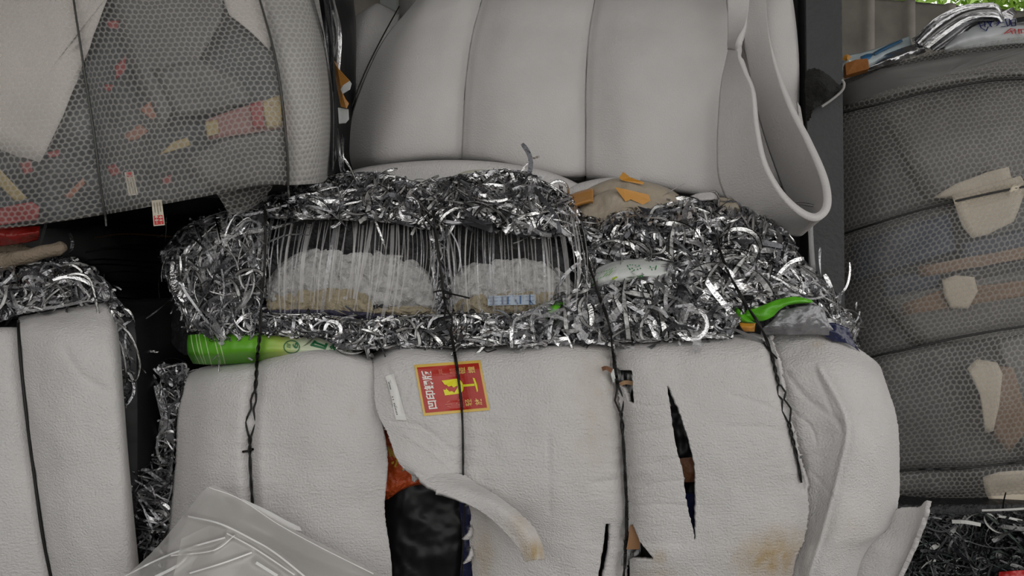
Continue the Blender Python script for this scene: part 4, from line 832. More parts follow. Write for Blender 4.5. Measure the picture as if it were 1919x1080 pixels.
# sheet edges under the bale
def under(nm, top_, dy, mat, yb=-.05, seed=0, **kw):
    p = np.array(top_, float); rows = []
    for k, (t, yy) in enumerate(((0, .06), (.08, 0), (.5, yb * .5), (1, yb))):
        rows.append([(x, y + dy * t, z + yy) for x, y, z in p])
    return sheet(nm, rows, mat, ub, 70, 16, .010, seed=seed, **kw)
under('foam_edge', [(640, 326, 2.24), (690, 312, 2.23), (780, 302, 2.21), (870, 300, 2.20), (950, 306, 2.20), (1030, 322, 2.20), (1085, 345, 2.21), (1110, 360, 2.23)], 55, FOAM_L, seed=61)
CREAM = simple('cream_foam', (.55, .54, .45), .7, 0, .2, 60)
under('foam_edge', [(640, 345, 2.19), (690, 333, 2.18), (740, 335, 2.17), (790, 352, 2.18)], 40, CREAM, seed=62)
under('foam_edge', [(806, 352, 2.17), (846, 330, 2.16), (885, 318, 2.15), (945, 320, 2.15), (1000, 334, 2.15), (1060, 366, 2.17)], 40, CREAM, seed=63)
under('foam_edge', [(1030, 372, 2.20), (1066, 350, 2.19), (1110, 337, 2.18), (1150, 332, 2.18), (1200, 332, 2.20)], 40, FOAM_L, seed=64)
HAZE = simple('beige_film', (.36, .31, .24), .45, 0, .7, 30, var=.2, vscale=25)
under('film_scrap', [(1060, 372, 2.16), (1100, 352, 2.15), (1150, 334, 2.13), (1200, 338, 2.13), (1250, 352, 2.14), (1280, 372, 2.15), (1296, 394, 2.17)], 60, HAZE, seed=65, rough=.008, rs=22, label='crumpled beige film under the foam')
under('film_scrap', [(1072, 392, 2.12), (1110, 366, 2.11), (1150, 353, 2.10), (1200, 358, 2.10), (1240, 380, 2.11)], 60, HAZE, seed=66, rough=.008, rs=22)
under('tape_scrap', [(1056, 375, 2.14), (1075, 362, 2.13), (1105, 353, 2.12), (1112, 354, 2.12)], 22, TAPE, seed=67)
for q in ([(1160, 333, 2.115), (1168, 322, 2.11), (1180, 332, 2.11), (1207, 342, 2.115), (1205, 346, 2.115), (1165, 338, 2.115)], [(1152, 351, 2.08), (1168, 354, 2.078), (1215, 365, 2.08), (1219, 376, 2.08), (1205, 384, 2.08), (1182, 374, 2.08), (1172, 378, 2.08)]):
    mk('orange_tape', W(q), [tuple(range(len(q)))], ORANGE, ub, smooth=False).modifiers.new('thickness', 'SOLIDIFY').thickness = .002
c = [[(1288, 370, 2.15), (1310, 362, 2.14), (1335, 361, 2.14), (1344, 368, 2.15)], [(1292, 380, 2.14), (1312, 374, 2.12), (1335, 372, 2.12), (1342, 376, 2.14)]]
sheet('foam_edge', c, FOAM_L, ub, 20, 10, .008)
c = [[(1310, 380, 2.18), (1340, 370, 2.15), (1375, 372, 2.16)], [(1320, 398, 2.15), (1345, 390, 2.12), (1385, 388, 2.13)], [(1320, 420, 2.16), (1350, 420, 2.13), (1395, 415, 2.14)]]
sheet('film_scrap', c, HAZE, ub, 20, 20, .002, rough=.006, rs=30)
# ------------------------------------------------------------------ bubble wrap bale, upper left
bl = thing('bubble_wrap_bale', (-1.0, 2.3, 1.32), 'bale wrapped in clear bubble film with printed scraps showing through, upper left', 'bale', 'baled plastic scrap')
roundbox('bale_core', (-1.75, 1.98, 1.35), (-.52, 2.58, 2.35), .12, BLACKFILM, bl, 14, .02, 4, 8)
BUB = bubble_mat('bubble_wrap', (.47, .455, .43), .0148, .13, .46)
BUB2 = bubble_mat('cloudy_bubble_wrap', (.50, .485, .46), .0148, .60, .78)
wb1 = [(130, -60), (138, 0), (156, 120), (176, 250), (190, 360), (197, 402)]; wb2 = [(470, -60), (487, 0), (514, 100), (530, 200), (539, 300), (540, 348)]
def interp_line(l, y): l = np.array(l, float); return np.interp(y, l[:, 1], l[:, 0])
p1, p2, p3 = [], [], []
for y, Y in ((-330, 2.02), (-150, 1.87), (0, 1.80), (130, 1.775), (270, 1.78), (370, 1.80), (400, 1.815)):
    a, b = interp_line(wb1, y), interp_line(wb2, y)
    s = 1.0 if y < 370 else 0
    bt = lambda x: np.interp(x, [-400, 0, 100, 197, 320, 410, 510, 545, 600, 615], [455, 429, 417, 402, 381, 363, 342, 348, 343, 335])
    def yy(x): return bt(x) if y == 400 else (bt(x) - 30 if y == 370 else (y * (bt(x) - 30) / 370. if y > 0 else y))
    p1.append([(x, yy(x), Y + d) for x, d in ((-400, .04), (-200, .015), (0, .0), (a * .6, .0), (a, .012))])
    p2.append([(x, yy(x), Y + d) for x, d in ((a, .012), (a + (b - a) * .2, -.004), (a + (b - a) * .55, .0), (a + (b - a) * .85, .012), (b, .035))])
    e = np.interp(y, [-330, 0, 100, 200, 335, 400], [570, 598, 612, 619, 620, 614])
    p3.append([(x, yy(x), Y + d) for x, d in ((b, .035), (b + (e - b) * .4, .045), (b + (e - b) * .8, .10), (e, .22))])
GB = []
for k, (p, mt) in enumerate(((p1, BUB), (p2, BUB), (p3, BUB2))):
    _, g = sheet('bubble_film', p, mt, bl, 60, 70, 0, [(wb1, 10, .012), (wb2, 10, .012)], (), .004, 10, seed=70 + k); GB.append(g)
for l in (wb1, wb2):
    l2 = l + [(l[-1][0] + 2, l[-1][1] + 22)]
    tube('tie_wire', W(wirepath(l2, GB, .003, 60)), .0026, simple('grey_strap', (.06, .06, .055), .4, .3), bl)
def inner(nm, poly, Y, mat, par, rough=.006, seed=0, label=None):
    q = np.array(poly, float); c_ = q.mean(0)
    # a fan of rings from the outline to the middle, gently buckled
    q = densify(q, 22, .8, seed); rings = [c_ + (q - c_) * t for t in (1, .75, .5, .25)]
    V = np.concatenate(rings + [c_[None]]); n = len(q); Fc = []
    for r_ in range(3):
        for i_ in range(n): j = (i_ + 1) % n; Fc.append((r_ * n + i_, r_ * n + j, (r_ + 1) * n + j, (r_ + 1) * n + i_))
    for i_ in range(n): Fc.append((3 * n + i_, 3 * n + (i_ + 1) % n, 4 * n))
    Yv = np.array([Y(a, b) if callable(Y) else Y for a, b in V])
    P = np.column_stack([V, Yv]); X = W(P); P[:, 2] += rough * nz3(X, 20, seed)
    o = mk(nm, W(P), Fc, mat, par, label=label); m_ = o.modifiers.new('thickness', 'SOLIDIFY'); m_.thickness = .0008; return o
CRM = simple('cream_sheet', (.64, .595, .56), .6, 0, .1, 20); SLATE = simple('slate_film', (.030, .038, .045), .45, 0, .4, 25, var=.5, vscale=14)
GREYF = simple('grey_film_in_bale', (.11, .11, .108), .5, 0, .3, 25, var=.2); REDP = simple('red_print', (.26, .035, .035), .45); YEL = simple('yellow_print_film', (.36, .28, .13), .45)
PINK = simple('pink_print', (.28, .14, .13), .5); ORP = simple('orange_print', (.30, .12, .07), .5)
def yin(off): return lambda a, b: depth(GB, a, b, 60) + off
c = [[(x, y, Y + .045) for x, y, Y in [(r[0][0], r[0][1] - (6 if k > 4 else 0), r[0][2]), (r[2][0], r[2][1] - (6 if k > 4 else 0), r[2][2])]] + [(p2[k][0][0], p2[k][0][1] - (6 if k > 4 else 0), p2[k][0][2] + .045), (p2[k][2][0], p2[k][2][1] - (6 if k > 4 else 0), p2[k][2][2] + .045), (p3[k][0][0], p3[k][0][1] - (6 if k > 4 else 0), p3[k][0][2] + .045), (p3[k][2][0], p3[k][2][1] - (6 if k > 4 else 0), p3[k][2][2] + .045)] for k, r in enumerate(p1)]
sheet('film_lining', c, SLATE, bl, 80, 60, 0, rough=.012, rs=14, seed=77, label='dark slate film under the bubble wrap')
k = 0
for nm, mt, off, poly in (
    ('cream_sheet', CRM, .024, [(-60, -40), (240, -60), (200, 0), (160, 110), (120, 215), (76, 304), (30, 292), (0, 280), (-60, 262)]),
    ('grey_film', GREYF, .016, [(205, -40), (420, -40), (415, 40), (380, 100), (300, 250), (260, 160), (225, 60)]),
    ('cream_sheet', CRM, .022, [(400, -40), (488, -40), (508, 70), (505, 95), (470, 60), (430, 28)]),
    ('grey_film', GREYF, .010, [(350, 300), (420, 260), (530, 242), (536, 345), (410, 356), (370, 330)]),
    ('grey_film', GREYF, .014, [(285, 130), (370, 110), (450, 150), (470, 190), (410, 210), (330, 220)]),
    ('printed_scrap', PINK, .008, [(385, 225), (440, 205), (490, 190), (525, 190), (530, 240), (470, 250), (388, 262)]),
    ('printed_scrap', YEL, .006, [(385, 228), (408, 224), (410, 250), (388, 258)]),
    ('printed_scrap', YEL, .006, [(490, 190), (528, 175), (531, 238), (500, 242)]),
    ('printed_scrap', REDP, .005, [(468, 195), (492, 188), (496, 240), (474, 242)]),
    ('printed_scrap', YEL, .008, [(295, 292), (325, 265), (352, 258), (358, 272), (320, 285)]),
    ('printed_scrap', ORP, .008, [(232, 255), (262, 232), (278, 246), (258, 262), (240, 264)]),
    ('printed_scrap', ORP, .008, [(262, 205), (282, 190), (294, 218), (284, 226)]),
    ('printed_scrap', REDP, .008, [(200, 40), (222, 38), (220, 55), (204, 52)]),
    ('printed_scrap', REDP, .008, [(215, 125), (236, 105), (236, 130), (218, 150)]),
    ('printed_scrap', REDP, .008, [(196, 158), (214, 160), (206, 172), (196, 168)]),
    ('printed_scrap', REDP, .007, [(200, 312), (216, 308), (228, 325), (210, 332)]),
    ('printed_scrap', REDP, .007, [(304, 335), (320, 328), (322, 342), (306, 346)]),
    ('printed_scrap', YEL, .008, [(-20, 310), (0, 318), (52, 372), (30, 378), (0, 350), (-20, 330)]),
    ('printed_scrap', REDP, .008, [(38, 305), (58, 302), (62, 322), (46, 328)]),
    ('printed_scrap', REDP, .008, [(88, 285), (110, 280), (112, 292), (92, 296)]),
    ('printed_scrap', REDP, .008, [(-20, 395), (60, 378), (75, 388), (72, 412), (-20, 424)]),
    ('printed_scrap', ORP, .008, [(120, 368), (156, 334), (160, 344), (132, 372)]),
    ('printed_scrap', PINK, .010, [(530, 195), (545, 190), (550, 255), (536, 270)]),
    ('printed_scrap', SLATE, .012, [(530, 120), (570, 135), (560, 150), (534, 142)])):
    k += 1; inner(nm, poly, yin(off), mt, bl, .003, k)
PAPER = simple('cream_paper', (.58, .53, .43), .6); INK = simple('dark_print', (.16, .13, .10), .6); RINK = simple('red_ink', (.50, .03, .03), .5)
for q, par_, hang_ in (([(233, 323), (250, 321), (259, 365), (241, 367)], bl, 0), ([(284, 376), (303, 374), (309, 422), (288, 424)], bl, 1)):
    d = Decal(q, GB, -.004 if not hang_ else .003); d.rect(0, 0, 1, 1, 0, 0, 5)
    for a in (.22, .5, .76): d.stroke([(a, .12 if hang_ else .30), (a + .02, .52 if hang_ else .9)], .06, 1, .0006)
    if hang_:
        d.rect(.08, .60, .92, .96, 2, .0005, 4)
        for a in ([(.2, .66), (.44, .66)], [(.32, .62), (.32, .90)], [(.18, .78), (.46, .78)], [(.58, .68), (.84, .68)], [(.6, .8), (.82, .8)], [(.70, .64), (.70, .92)]): d.stroke(a, .045, 0, .001)
    else: d.rect(.2, .02, .8, .22, 2, .0005, 3)
    d.build('paper_tag', [PAPER, INK, RINK], bl, 'small cream paper tag with red print at one end')
c = [[(405, 362, 1.86), (450, 352, 1.87), (515, 338, 1.89)], [(418, 382, 1.88), (458, 374, 1.89), (506, 358, 1.91)], [(430, 404, 1.91), (462, 396, 1.92), (492, 376, 1.93)]]
sheet('bubble_film', c, BUB, bl, 24, 20, 0, rough=.006, rs=20, seed=79)
REDF = simple('dark_red_film', (.22, .012, .008), .25, 0, .6, 40)
c = [[(-80, 425, 1.88), (0, 424, 1.87), (45, 424, 1.87), (75, 424, 1.88)], [(-80, 445, 1.86), (0, 442, 1.85), (45, 440, 1.85), (74, 436, 1.87)], [(-80, 470, 1.90), (0, 462, 1.88), (45, 456, 1.88), (72, 450, 1.90)]]
sheet('red_film', c, REDF, bl, 40, 16, .001, rough=.008, rs=30, seed=80)
# end of the bale: strips of film, tape
ENDF = foil_mat('pale_film_end', (.50, .52, .55), .3, 0, .5)
strip('film_strip', [(592, -40, 1.92), (606, 60, 1.98), (615, 180, 2.02), (620, 260, 2.03), (618, 330, 2.02)], .022, NAVY, bl, side=(1, .3, 0))
strip('film_strip', [(588, -40, 1.90), (604, 40, 1.94), (616, 120, 1.98), (625, 200, 2.0), (624, 320, 2.0)], .022, ENDF, bl, side=(1, .2, 0), seg=20)
strip('film_strip', [(604, -20, 2.06), (622, 90, 2.08), (628, 200, 2.08), (630, 300, 2.07)], .045, WHITEP, bl, side=(1, .4, 0), seg=20)
for k in range(14):
    r_ = np.random.RandomState(k); x = 606 + r_.uniform(0, 20); y = r_.uniform(-20, 20)
    strip('film_strip', [(x, y, 2.10), (x + r_.uniform(0, 14), y + 60, 2.08), (x + r_.uniform(0, 12), y + 110 + r_.uniform(0, 60), 2.1)], .006, [FOIL[0], FOIL[2], FOIL[4], FOIL[5]][k % 4], bl, side=(r_.normal(), -1, 0))
for k in range(9):
    r_ = np.random.RandomState(90 + k); x = 632 + r_.uniform(-4, 14); y = 235 + r_.uniform(0, 30)
    strip('film_strip', [(x, y, 2.12), (x + r_.uniform(-6, 6), y + 40, 2.08), (x + r_.uniform(-10, 14), y + 60 + r_.uniform(0, 35), 2.1)], .005, [FOIL[1], FOIL[2], FOIL[4], FOIL[5]][k % 4], bl, side=(r_.normal(), -1, 0))
q = [(622, 104, 2.10), (634, 128, 2.06), (656, 152, 2.04), (657, 160, 2.04), (644, 162, 2.05), (641, 172, 2.05), (648, 186, 2.05), (654, 194, 2.05), (650, 203, 2.05), (640, 200, 2.06), (634, 170, 2.08)]
mk('orange_tape', W(q), [tuple(range(len(q)))], TAPE, bl, smooth=False, label='torn orange brown tape at the bale end').modifiers.new('thickness', 'SOLIDIFY').thickness = .002
for q in ([(656, 152, 2.035), (659, 157, 2.035), (656, 168, 2.035), (643, 176, 2.045), (639, 168, 2.05), (644, 160, 2.045)], [(634, 202, 2.07), (653, 205, 2.06), (654, 224, 2.06), (648, 231, 2.06), (636, 232, 2.07)]):
    mk('white_scrap', W(q), [tuple(range(len(q)))], WHITEP, bl, smooth=False).modifiers.new('thickness', 'SOLIDIFY').thickness = .002
# ------------------------------------------------------------------ dark bale in the gap
db = thing('black_film_bale', (-1.5, 3.0, 0), 'black film bale deep in the dark gap on the left', 'bale', 'baled plastic scrap')
roundbox('film_wrap', (-2.3, 2.62, 0), (-.86, 3.5, 1.44), .12, BLACKFILM, db, 40, .05, 7, 3)
for k in range(10):
    r_ = np.random.RandomState(k + 7); y = 445 + 14 * k + r_.uniform(-4, 4); a = 130 + r_.uniform(0, 60)
    strip('film_fold', [(a, y + 4, 2.58), (a + 60, y - 3, 2.55), (a + 130 + r_.uniform(0, 60), y + 3, 2.58)], .008, BROWN if k < 1 else BLACKFILM, db, side=(0, -1, .8), seg=12)
# ------------------------------------------------------------------ lower left bale
ll = thing('foam_wrapped_bale', (-1.25, 2.1, 0), 'lower left bale wrapped in pale foam with tangled silver shreds on top', 'bale', 'baled plastic scrap')
roundbox('bale_core', (-1.75, 1.90, 0), (-.945, 2.54, 1.12), .10, BLACKFILM, ll, 14, .02, 4, 12)
wd1 = [(34, 600), (36, 640), (41, 700), (52, 800), (64, 890), (79, 1000), (96, 1085), (150, 1395)]
d1, d2 = [], []
for y, Y in ((606, 1.90), (626, 1.80), (740, 1.765), (880, 1.76), (1080, 1.765), (1395, 1.83)):
    a = interp_line(wd1, y); s_ = 1 if y == 606 else 0
    d1.append([(x, y + (14 if s_ and x < 0 else 8 * s_), Y + dd) for x, dd in ((-330, .03), (-200, .0), (-60, -.006), (a * .2 - 5, -.002), (a, .02))])
    e = np.interp(y, [606, 626, 740, 880, 1080, 1395], [206, 212, 221, 232, 252, 290])
    if s_: d2.append([(a, 594, Y), (90, 582, Y), (150, 573, Y), (198, 567, Y), (210, 576, Y + .08)])
    else: d2.append([(a, y, Y + .02), (a + (e - a) * .35, y, Y - .008), (a + (e - a) * .75, y, Y - .004), (e, y, Y + .02), (e + 11, y, Y + .10)])
_, g1 = sheet('foam_sheet', d1, FOAM_L, ll, 60, 90, .013, [(wd1, 10, .012)], (), .004, 8, seed=90)
_, g2 = sheet('foam_sheet', d2, FOAM_L, ll, 60, 110, .014, [(wd1, 10, .012), ([(120, 650), (150, 700), (212, 740)], 5, .004)], (), .005, 9, seed=91)
tube('tie_wire', W(wirepath(wd1[:-1], [g1, g2], .003, 80)), .0034, WIRE, ll)
def ll_surf(x, y):
    x = np.asarray(x, float); y = np.asarray(y, float); return 1.90 + .12 * np.clip((560 - y) / 90, 0, 1) ** 2 + .10 * np.clip((x - 190) / 70, 0, 1) ** 2
gx, gy = np.meshgrid(np.linspace(-330, 262, 70), np.linspace(0, 1, 24)); tp = np.interp(gx, [-330, 0, 120, 170, 205, 232, 262], [480, 486, 488, 508, 530, 575, 640]); gY = tp + (790 - tp) * gy
V = W(np.stack([gx, gY, ll_surf(gx, gY) + .03], -1)); V += (.012 * nz3(V, 26, 4)).reshape(V.shape[:2] + (1,)) * np.array([0, -1, .2])
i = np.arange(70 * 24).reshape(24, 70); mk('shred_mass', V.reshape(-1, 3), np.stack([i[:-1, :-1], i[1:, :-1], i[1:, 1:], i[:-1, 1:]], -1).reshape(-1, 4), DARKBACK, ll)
tops = [(-330, 490), (0, 488), (60, 492), (120, 482), (172, 500), (205, 540), (222, 585), (205, 564), (150, 568), (34, 590), (0, 600), (-330, 630)]
sides = [(205, 565), (225, 590), (250, 640), (262, 700), (240, 745), (236, 800), (222, 740), (214, 640)]
MWD = (1.4, 1.8, 3, 1.4, 1.6, 2.2)
shreds(ll, [(tops, 900, (.004, .010), (.06, .18), None, 0, 2.4, MWD, (-.01, .05)), (tops, 90, (.010, .016), (.05, .12), None, 0, 1.4, MWD, (.01, .05)),
            (sides, 160, (.004, .010), (.06, .14), 100, .6, 1.8, MWD, (-.01, .04))], ll_surf, 60, 55)
TINT = foil_mat('tinted_clear_film', (.30, .32, .36), .2, 0, .3, .35)
c = [[(212, 620, 1.93), (225, 625, 1.95), (240, 640, 2.0)], [(220, 700, 1.91), (232, 700, 1.93), (250, 700, 1.98)], [(226, 760, 1.91), (236, 765, 1.93), (246, 770, 1.98)], [(236, 860, 1.92), (241, 860, 1.94), (244, 860, 1.98)]]
sheet('clear_film', c, TINT, ll, 20, 40, 0, rough=.010, rs=30, seed=95, label='crinkled clear film at the bale side')
for pts in ([(215, 600, 1.90), (245, 630, 1.89), (262, 680, 1.9), (252, 715, 1.9), (225, 700, 1.9), (212, 690, 1.91)], [(208, 620, 1.9), (228, 650, 1.88), (236, 700, 1.88), (232, 730, 1.9)], [(80, 545, 1.86), (130, 515, 1.84), (168, 525, 1.85), (185, 590, 1.86)], [(96, 505, 1.9), (130, 496, 1.88), (152, 508, 1.88), (148, 520, 1.88)]):
    strip('foil_strip', pts, .007, FOIL[1], ll, seg=30)
# rolled beige cloth on top of the lower left bale
BUR = simple('beige_cloth', (.25, .20, .145), .9, 0, .7, 120, var=.25, vscale=30)
cl = thing('rolled_cloth', tuple(W([20, 490, 2.0])), 'beige cloth roll lying on the shreds of the lower left bale', 'cloth')
def cloth_tube(nm, pts, rad, sd):
    p = W(cr1(np.array(pts, float), np.linspace(0, len(pts) - 1, 60))); rr = np.interp(np.linspace(0, 1, len(rad)).repeat(1), np.linspace(0, 1, len(rad)), rad); rr = np.interp(np.linspace(0, 1, 60), np.linspace(0, 1, len(rad)), rad)
    o = tube(nm, p, rr, BUR, cl, 20); me = o.data; co = np.zeros(len(me.vertices) * 3); me.vertices.foreach_get('co', co); co = co.reshape(-1, 3); co += (.006 * nz3(co, 22, sd))[:, None] * np.array([.3, -1, 1]); me.vertices.foreach_set('co', co.ravel())
cloth_tube('cloth_roll', [(-260, 478, 1.96), (-80, 480, 1.94), (0, 488, 1.92), (50, 482, 1.91), (85, 470, 1.91), (112, 466, 1.93), (124, 468, 1.95)], [.024, .024, .022, .018, .017, .020, .004], 1)
cloth_tube('cloth_fold', [(-260, 455, 2.02), (-60, 452, 1.98), (0, 462, 1.95), (40, 468, 1.945), (70, 480, 1.94)], [.034, .032, .026, .018, .004], 2)
# ------------------------------------------------------------------ clear sheet in the foreground
CLR = film_mix('clear_plastic_sheet', (.74, .72, .69), .36, .12, .2, 18, (1, 1, 1))
fg = thing('plastic_sheet', (-.55, 1.5, 0), 'loose clear plastic sheet heaped in front at the bottom left', 'plastic sheet')
CRL = film_mix('highlight_and_edge_film', (.85, .84, .82), .78, .12, .2, 18)  # near-opaque white for the painted fold highlights and the turned edge
RIDGE = [([(352, 968), (412, 982), (470, 1010), (520, 1040), (600, 1105)], 5, .016), ([(232, 1082), (290, 1052), (345, 1030), (422, 1008)], 5, .012), ([(320, 1042), (400, 1032), (440, 1004)], 4, .010), ([(285, 1085), (330, 1062), (352, 1042)], 7, .010),
         ([(355, 1075), (420, 1055), (472, 1036)], 4, .009), ([(425, 1000), (480, 1030), (552, 1078)], 5, .010), ([(480, 1055), (520, 1080)], 7, .010), ([(400, 930), (440, 985), (500, 1010)], 14, -.010), ([(470, 1000), (560, 1040), (660, 1085)], 16, -.012), ([(300, 1100), (420, 1180), (440, 1320)], 14, .02), ([(560, 1120), (600, 1250)], 14, .02)]
def fold_sheet(nm, c, sd, amp, nu=200, nv=170):
    g = patch(c, nu, nv); P = g.reshape(-1, 3).copy()
    for l_, sg_, am_ in RIDGE:
        d_, _ = polydist(P[:, :2], l_); P[:, 2] -= amp * am_ * np.exp(-(d_ / sg_) ** 2)
    P[:, 2] += .010 * nz3(W(P), 7, sd); i = np.arange(nu * nv).reshape(nv, nu)
    o = mk(nm, W(P), np.stack([i[:-1, :-1], i[1:, :-1], i[1:, 1:], i[:-1, 1:]], -1).reshape(-1, 4), CLR, fg); return o, P
c = [[(225, 1090, 1.66), (290, 1030, 1.68), (345, 965, 1.70), (392, 912, 1.71), (432, 926, 1.71), (500, 965, 1.70), (580, 1008, 1.69), (660, 1048, 1.68), (735, 1090, 1.67)],
     [(235, 1100, 1.60), (300, 1060, 1.60), (355, 1010, 1.61), (405, 965, 1.62), (450, 975, 1.62), (520, 1010, 1.62), (590, 1045, 1.62), (665, 1075, 1.62), (735, 1110, 1.62)],
     [(220, 1160, 1.55), (300, 1130, 1.54), (370, 1100, 1.52), (425, 1050, 1.54), (480, 1050, 1.55), (545, 1075, 1.55), (610, 1100, 1.56), (680, 1125, 1.57), (750, 1150, 1.58)],
     [(150, 1330, 1.50), (260, 1310, 1.47), (350, 1290, 1.45), (430, 1280, 1.45), (510, 1280, 1.46), (590, 1290, 1.47), (660, 1300, 1.48), (730, 1320, 1.50), (800, 1340, 1.52)],
     [(120, 1600, 1.50), (240, 1610, 1.48), (350, 1620, 1.46), (440, 1625, 1.455), (520, 1620, 1.46), (600, 1610, 1.47), (680, 1600, 1.49), (750, 1590, 1.51), (820, 1575, 1.53)]]
_, GP = fold_sheet('outer_film', c, 4, 1.)
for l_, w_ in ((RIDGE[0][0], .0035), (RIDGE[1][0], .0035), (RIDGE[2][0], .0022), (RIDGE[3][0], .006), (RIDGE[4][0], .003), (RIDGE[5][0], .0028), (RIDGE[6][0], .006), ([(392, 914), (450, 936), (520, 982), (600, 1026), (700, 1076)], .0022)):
    strip('crease_highlight', wirepath(l_, [GP], .004, 24).tolist(), w_, CRL, fg, seg=40)  # white strips along the folds stand in for the film's highlights
c = [[(452, 934, 1.715), (500, 956, 1.715), (535, 975, 1.715), (562, 988, 1.715)], [(470, 952, 1.70), (510, 975, 1.70), (540, 990, 1.70), (566, 996, 1.70)]]
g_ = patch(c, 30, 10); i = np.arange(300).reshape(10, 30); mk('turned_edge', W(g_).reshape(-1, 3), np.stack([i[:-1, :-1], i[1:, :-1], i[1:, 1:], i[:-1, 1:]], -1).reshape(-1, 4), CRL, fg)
c0 = c
c = [[(340, 1010, 1.60), (400, 985, 1.60), (450, 1000, 1.60), (520, 1030, 1.60), (600, 1070, 1.61)], [(330, 1060, 1.56), (400, 1040, 1.555), (460, 1050, 1.55), (530, 1075, 1.555), (610, 1100, 1.57)], [(300, 1200, 1.50), (390, 1200, 1.48), (470, 1200, 1.475), (550, 1200, 1.48), (640, 1210, 1.50)], [(280, 1590, 1.47), (390, 1610, 1.45), (470, 1615, 1.45), (560, 1600, 1.46), (660, 1580, 1.48)]]
fold_sheet('inner_fold', c, 9, .7, 120, 100)
# ------------------------------------------------------------------ right bubble wrap bale
rb = thing('bubble_wrap_bale', (1.75, 3.1, .40), 'tall bulging bubble wrap bale behind the steel column, right side', 'bale', 'baled plastic scrap')
roundbox('bale_core', (1.20, 2.86, .41), (2.55, 3.8, 1.96), .2, BLACKFILM, rb, 14, .02, 4, 14)
BUB3 = bubble_mat('right_bubble_wrap', (.40, .385, .36), .0200, .14, .46); 
rw = [[(1530, 226), (1575, 213), (1650, 195), (1750, 170), (1850, 152), (1919, 147), (2050, 142)], [(1530, 458), (1585, 437), (1700, 401), (1800, 375), (1919, 350), (2050, 330)],
      [(1530, 700), (1640, 668), (1700, 655), (1800, 632), (1919, 612), (2050, 595)], [(1530, 900), (1690, 882), (1800, 878), (1919, 866), (2050, 852)]]
xr = [1535, 1570, 1640, 1740, 1840, 1930, 2050, 2200]; xd = [.32, .19, .07, .0, -.03, -.04, -.03, .02]
topr = np.interp(xr, [1530, 1575, 1650, 1750, 1850, 1919, 2050, 2200], [165, 148, 122, 96, 76, 68, 60, 66]); botr = np.interp(xr, [1530, 1690, 1800, 1919, 2200], [975, 960, 956, 948, 930])
lines = [topr] + [np.interp(xr, np.array(l)[:, 0], np.array(l)[:, 1]) for l in rw] + [botr]
lines[1:5] = [l + 0 for l in lines[1:5]]
GRB = []; prof_ = [2.86, 2.70, 2.645, 2.64, 2.67, 2.76]
for k in range(5):
    a, b = lines[k], lines[k + 1]; rows = []
    for t in (0, .12, .5, .88, 1):
        Y = prof_[k] + (prof_[k + 1] - prof_[k]) * t - .035 * math.sin(math.pi * t)
        rows.append([(x, a[i_] + (b[i_] - a[i_]) * t, Y + xd[i_]) for i_, x in enumerate(xr)])
    if k == 0: rows.insert(0, [(x, CY - (CY - a[i_]) * (2.86 + xd[i_]) / 3.05 - 4, 3.05 + xd[i_]) for i_, x in enumerate(xr)])
    _, g = sheet('bubble_film', rows, BUB3, rb, 80, 40, 0, [(l, 7, .02) for l in rw], (), .006, 5, seed=100 + k); GRB.append(g)
STR = simple('dark_strap', (.03, .03, .03), .4, .3)
for l in rw: tube('tie_wire', W(wirepath([p for p in l if p[0] > 1525], GRB, .002, 60)), .0040, STR, rb)
def yr(off): return lambda a, b: depth(GRB, a, b, 80) + off
LIN = simple('grey_brown_lining', (.075, .075, .075), .5, 0, .3, 12, var=.5, vscale=4)
rows = [[(x, (a_ + 4 if k == 0 else a_), prof_[k] + xd[i_] + .06) for i_, (x, a_) in enumerate(zip(xr, lines[k]))] for k in range(6)]
sheet('film_lining', rows, LIN, rb, 60, 60, 0, rough=.010, rs=8, seed=110, label='dark film layers under the bubble wrap')
PALE = simple('pale_tan_sheet', (.66, .58, .46), .6, 0, .1, 20); TAN = simple('brown_tan_sheet', (.26, .17, .11), .6, 0, .2, 20, var=.3); SLB = simple('slate_blue_sheet', (.035, .05, .08), .5, 0, .2, 20, var=.4)
GRF = simple('grey_sheet_and_glare', (.15, .146, .14), .6, 0, .1, 10, var=.2)  # grey film whose large light patches also stand in for glare on the wrap
k = 200
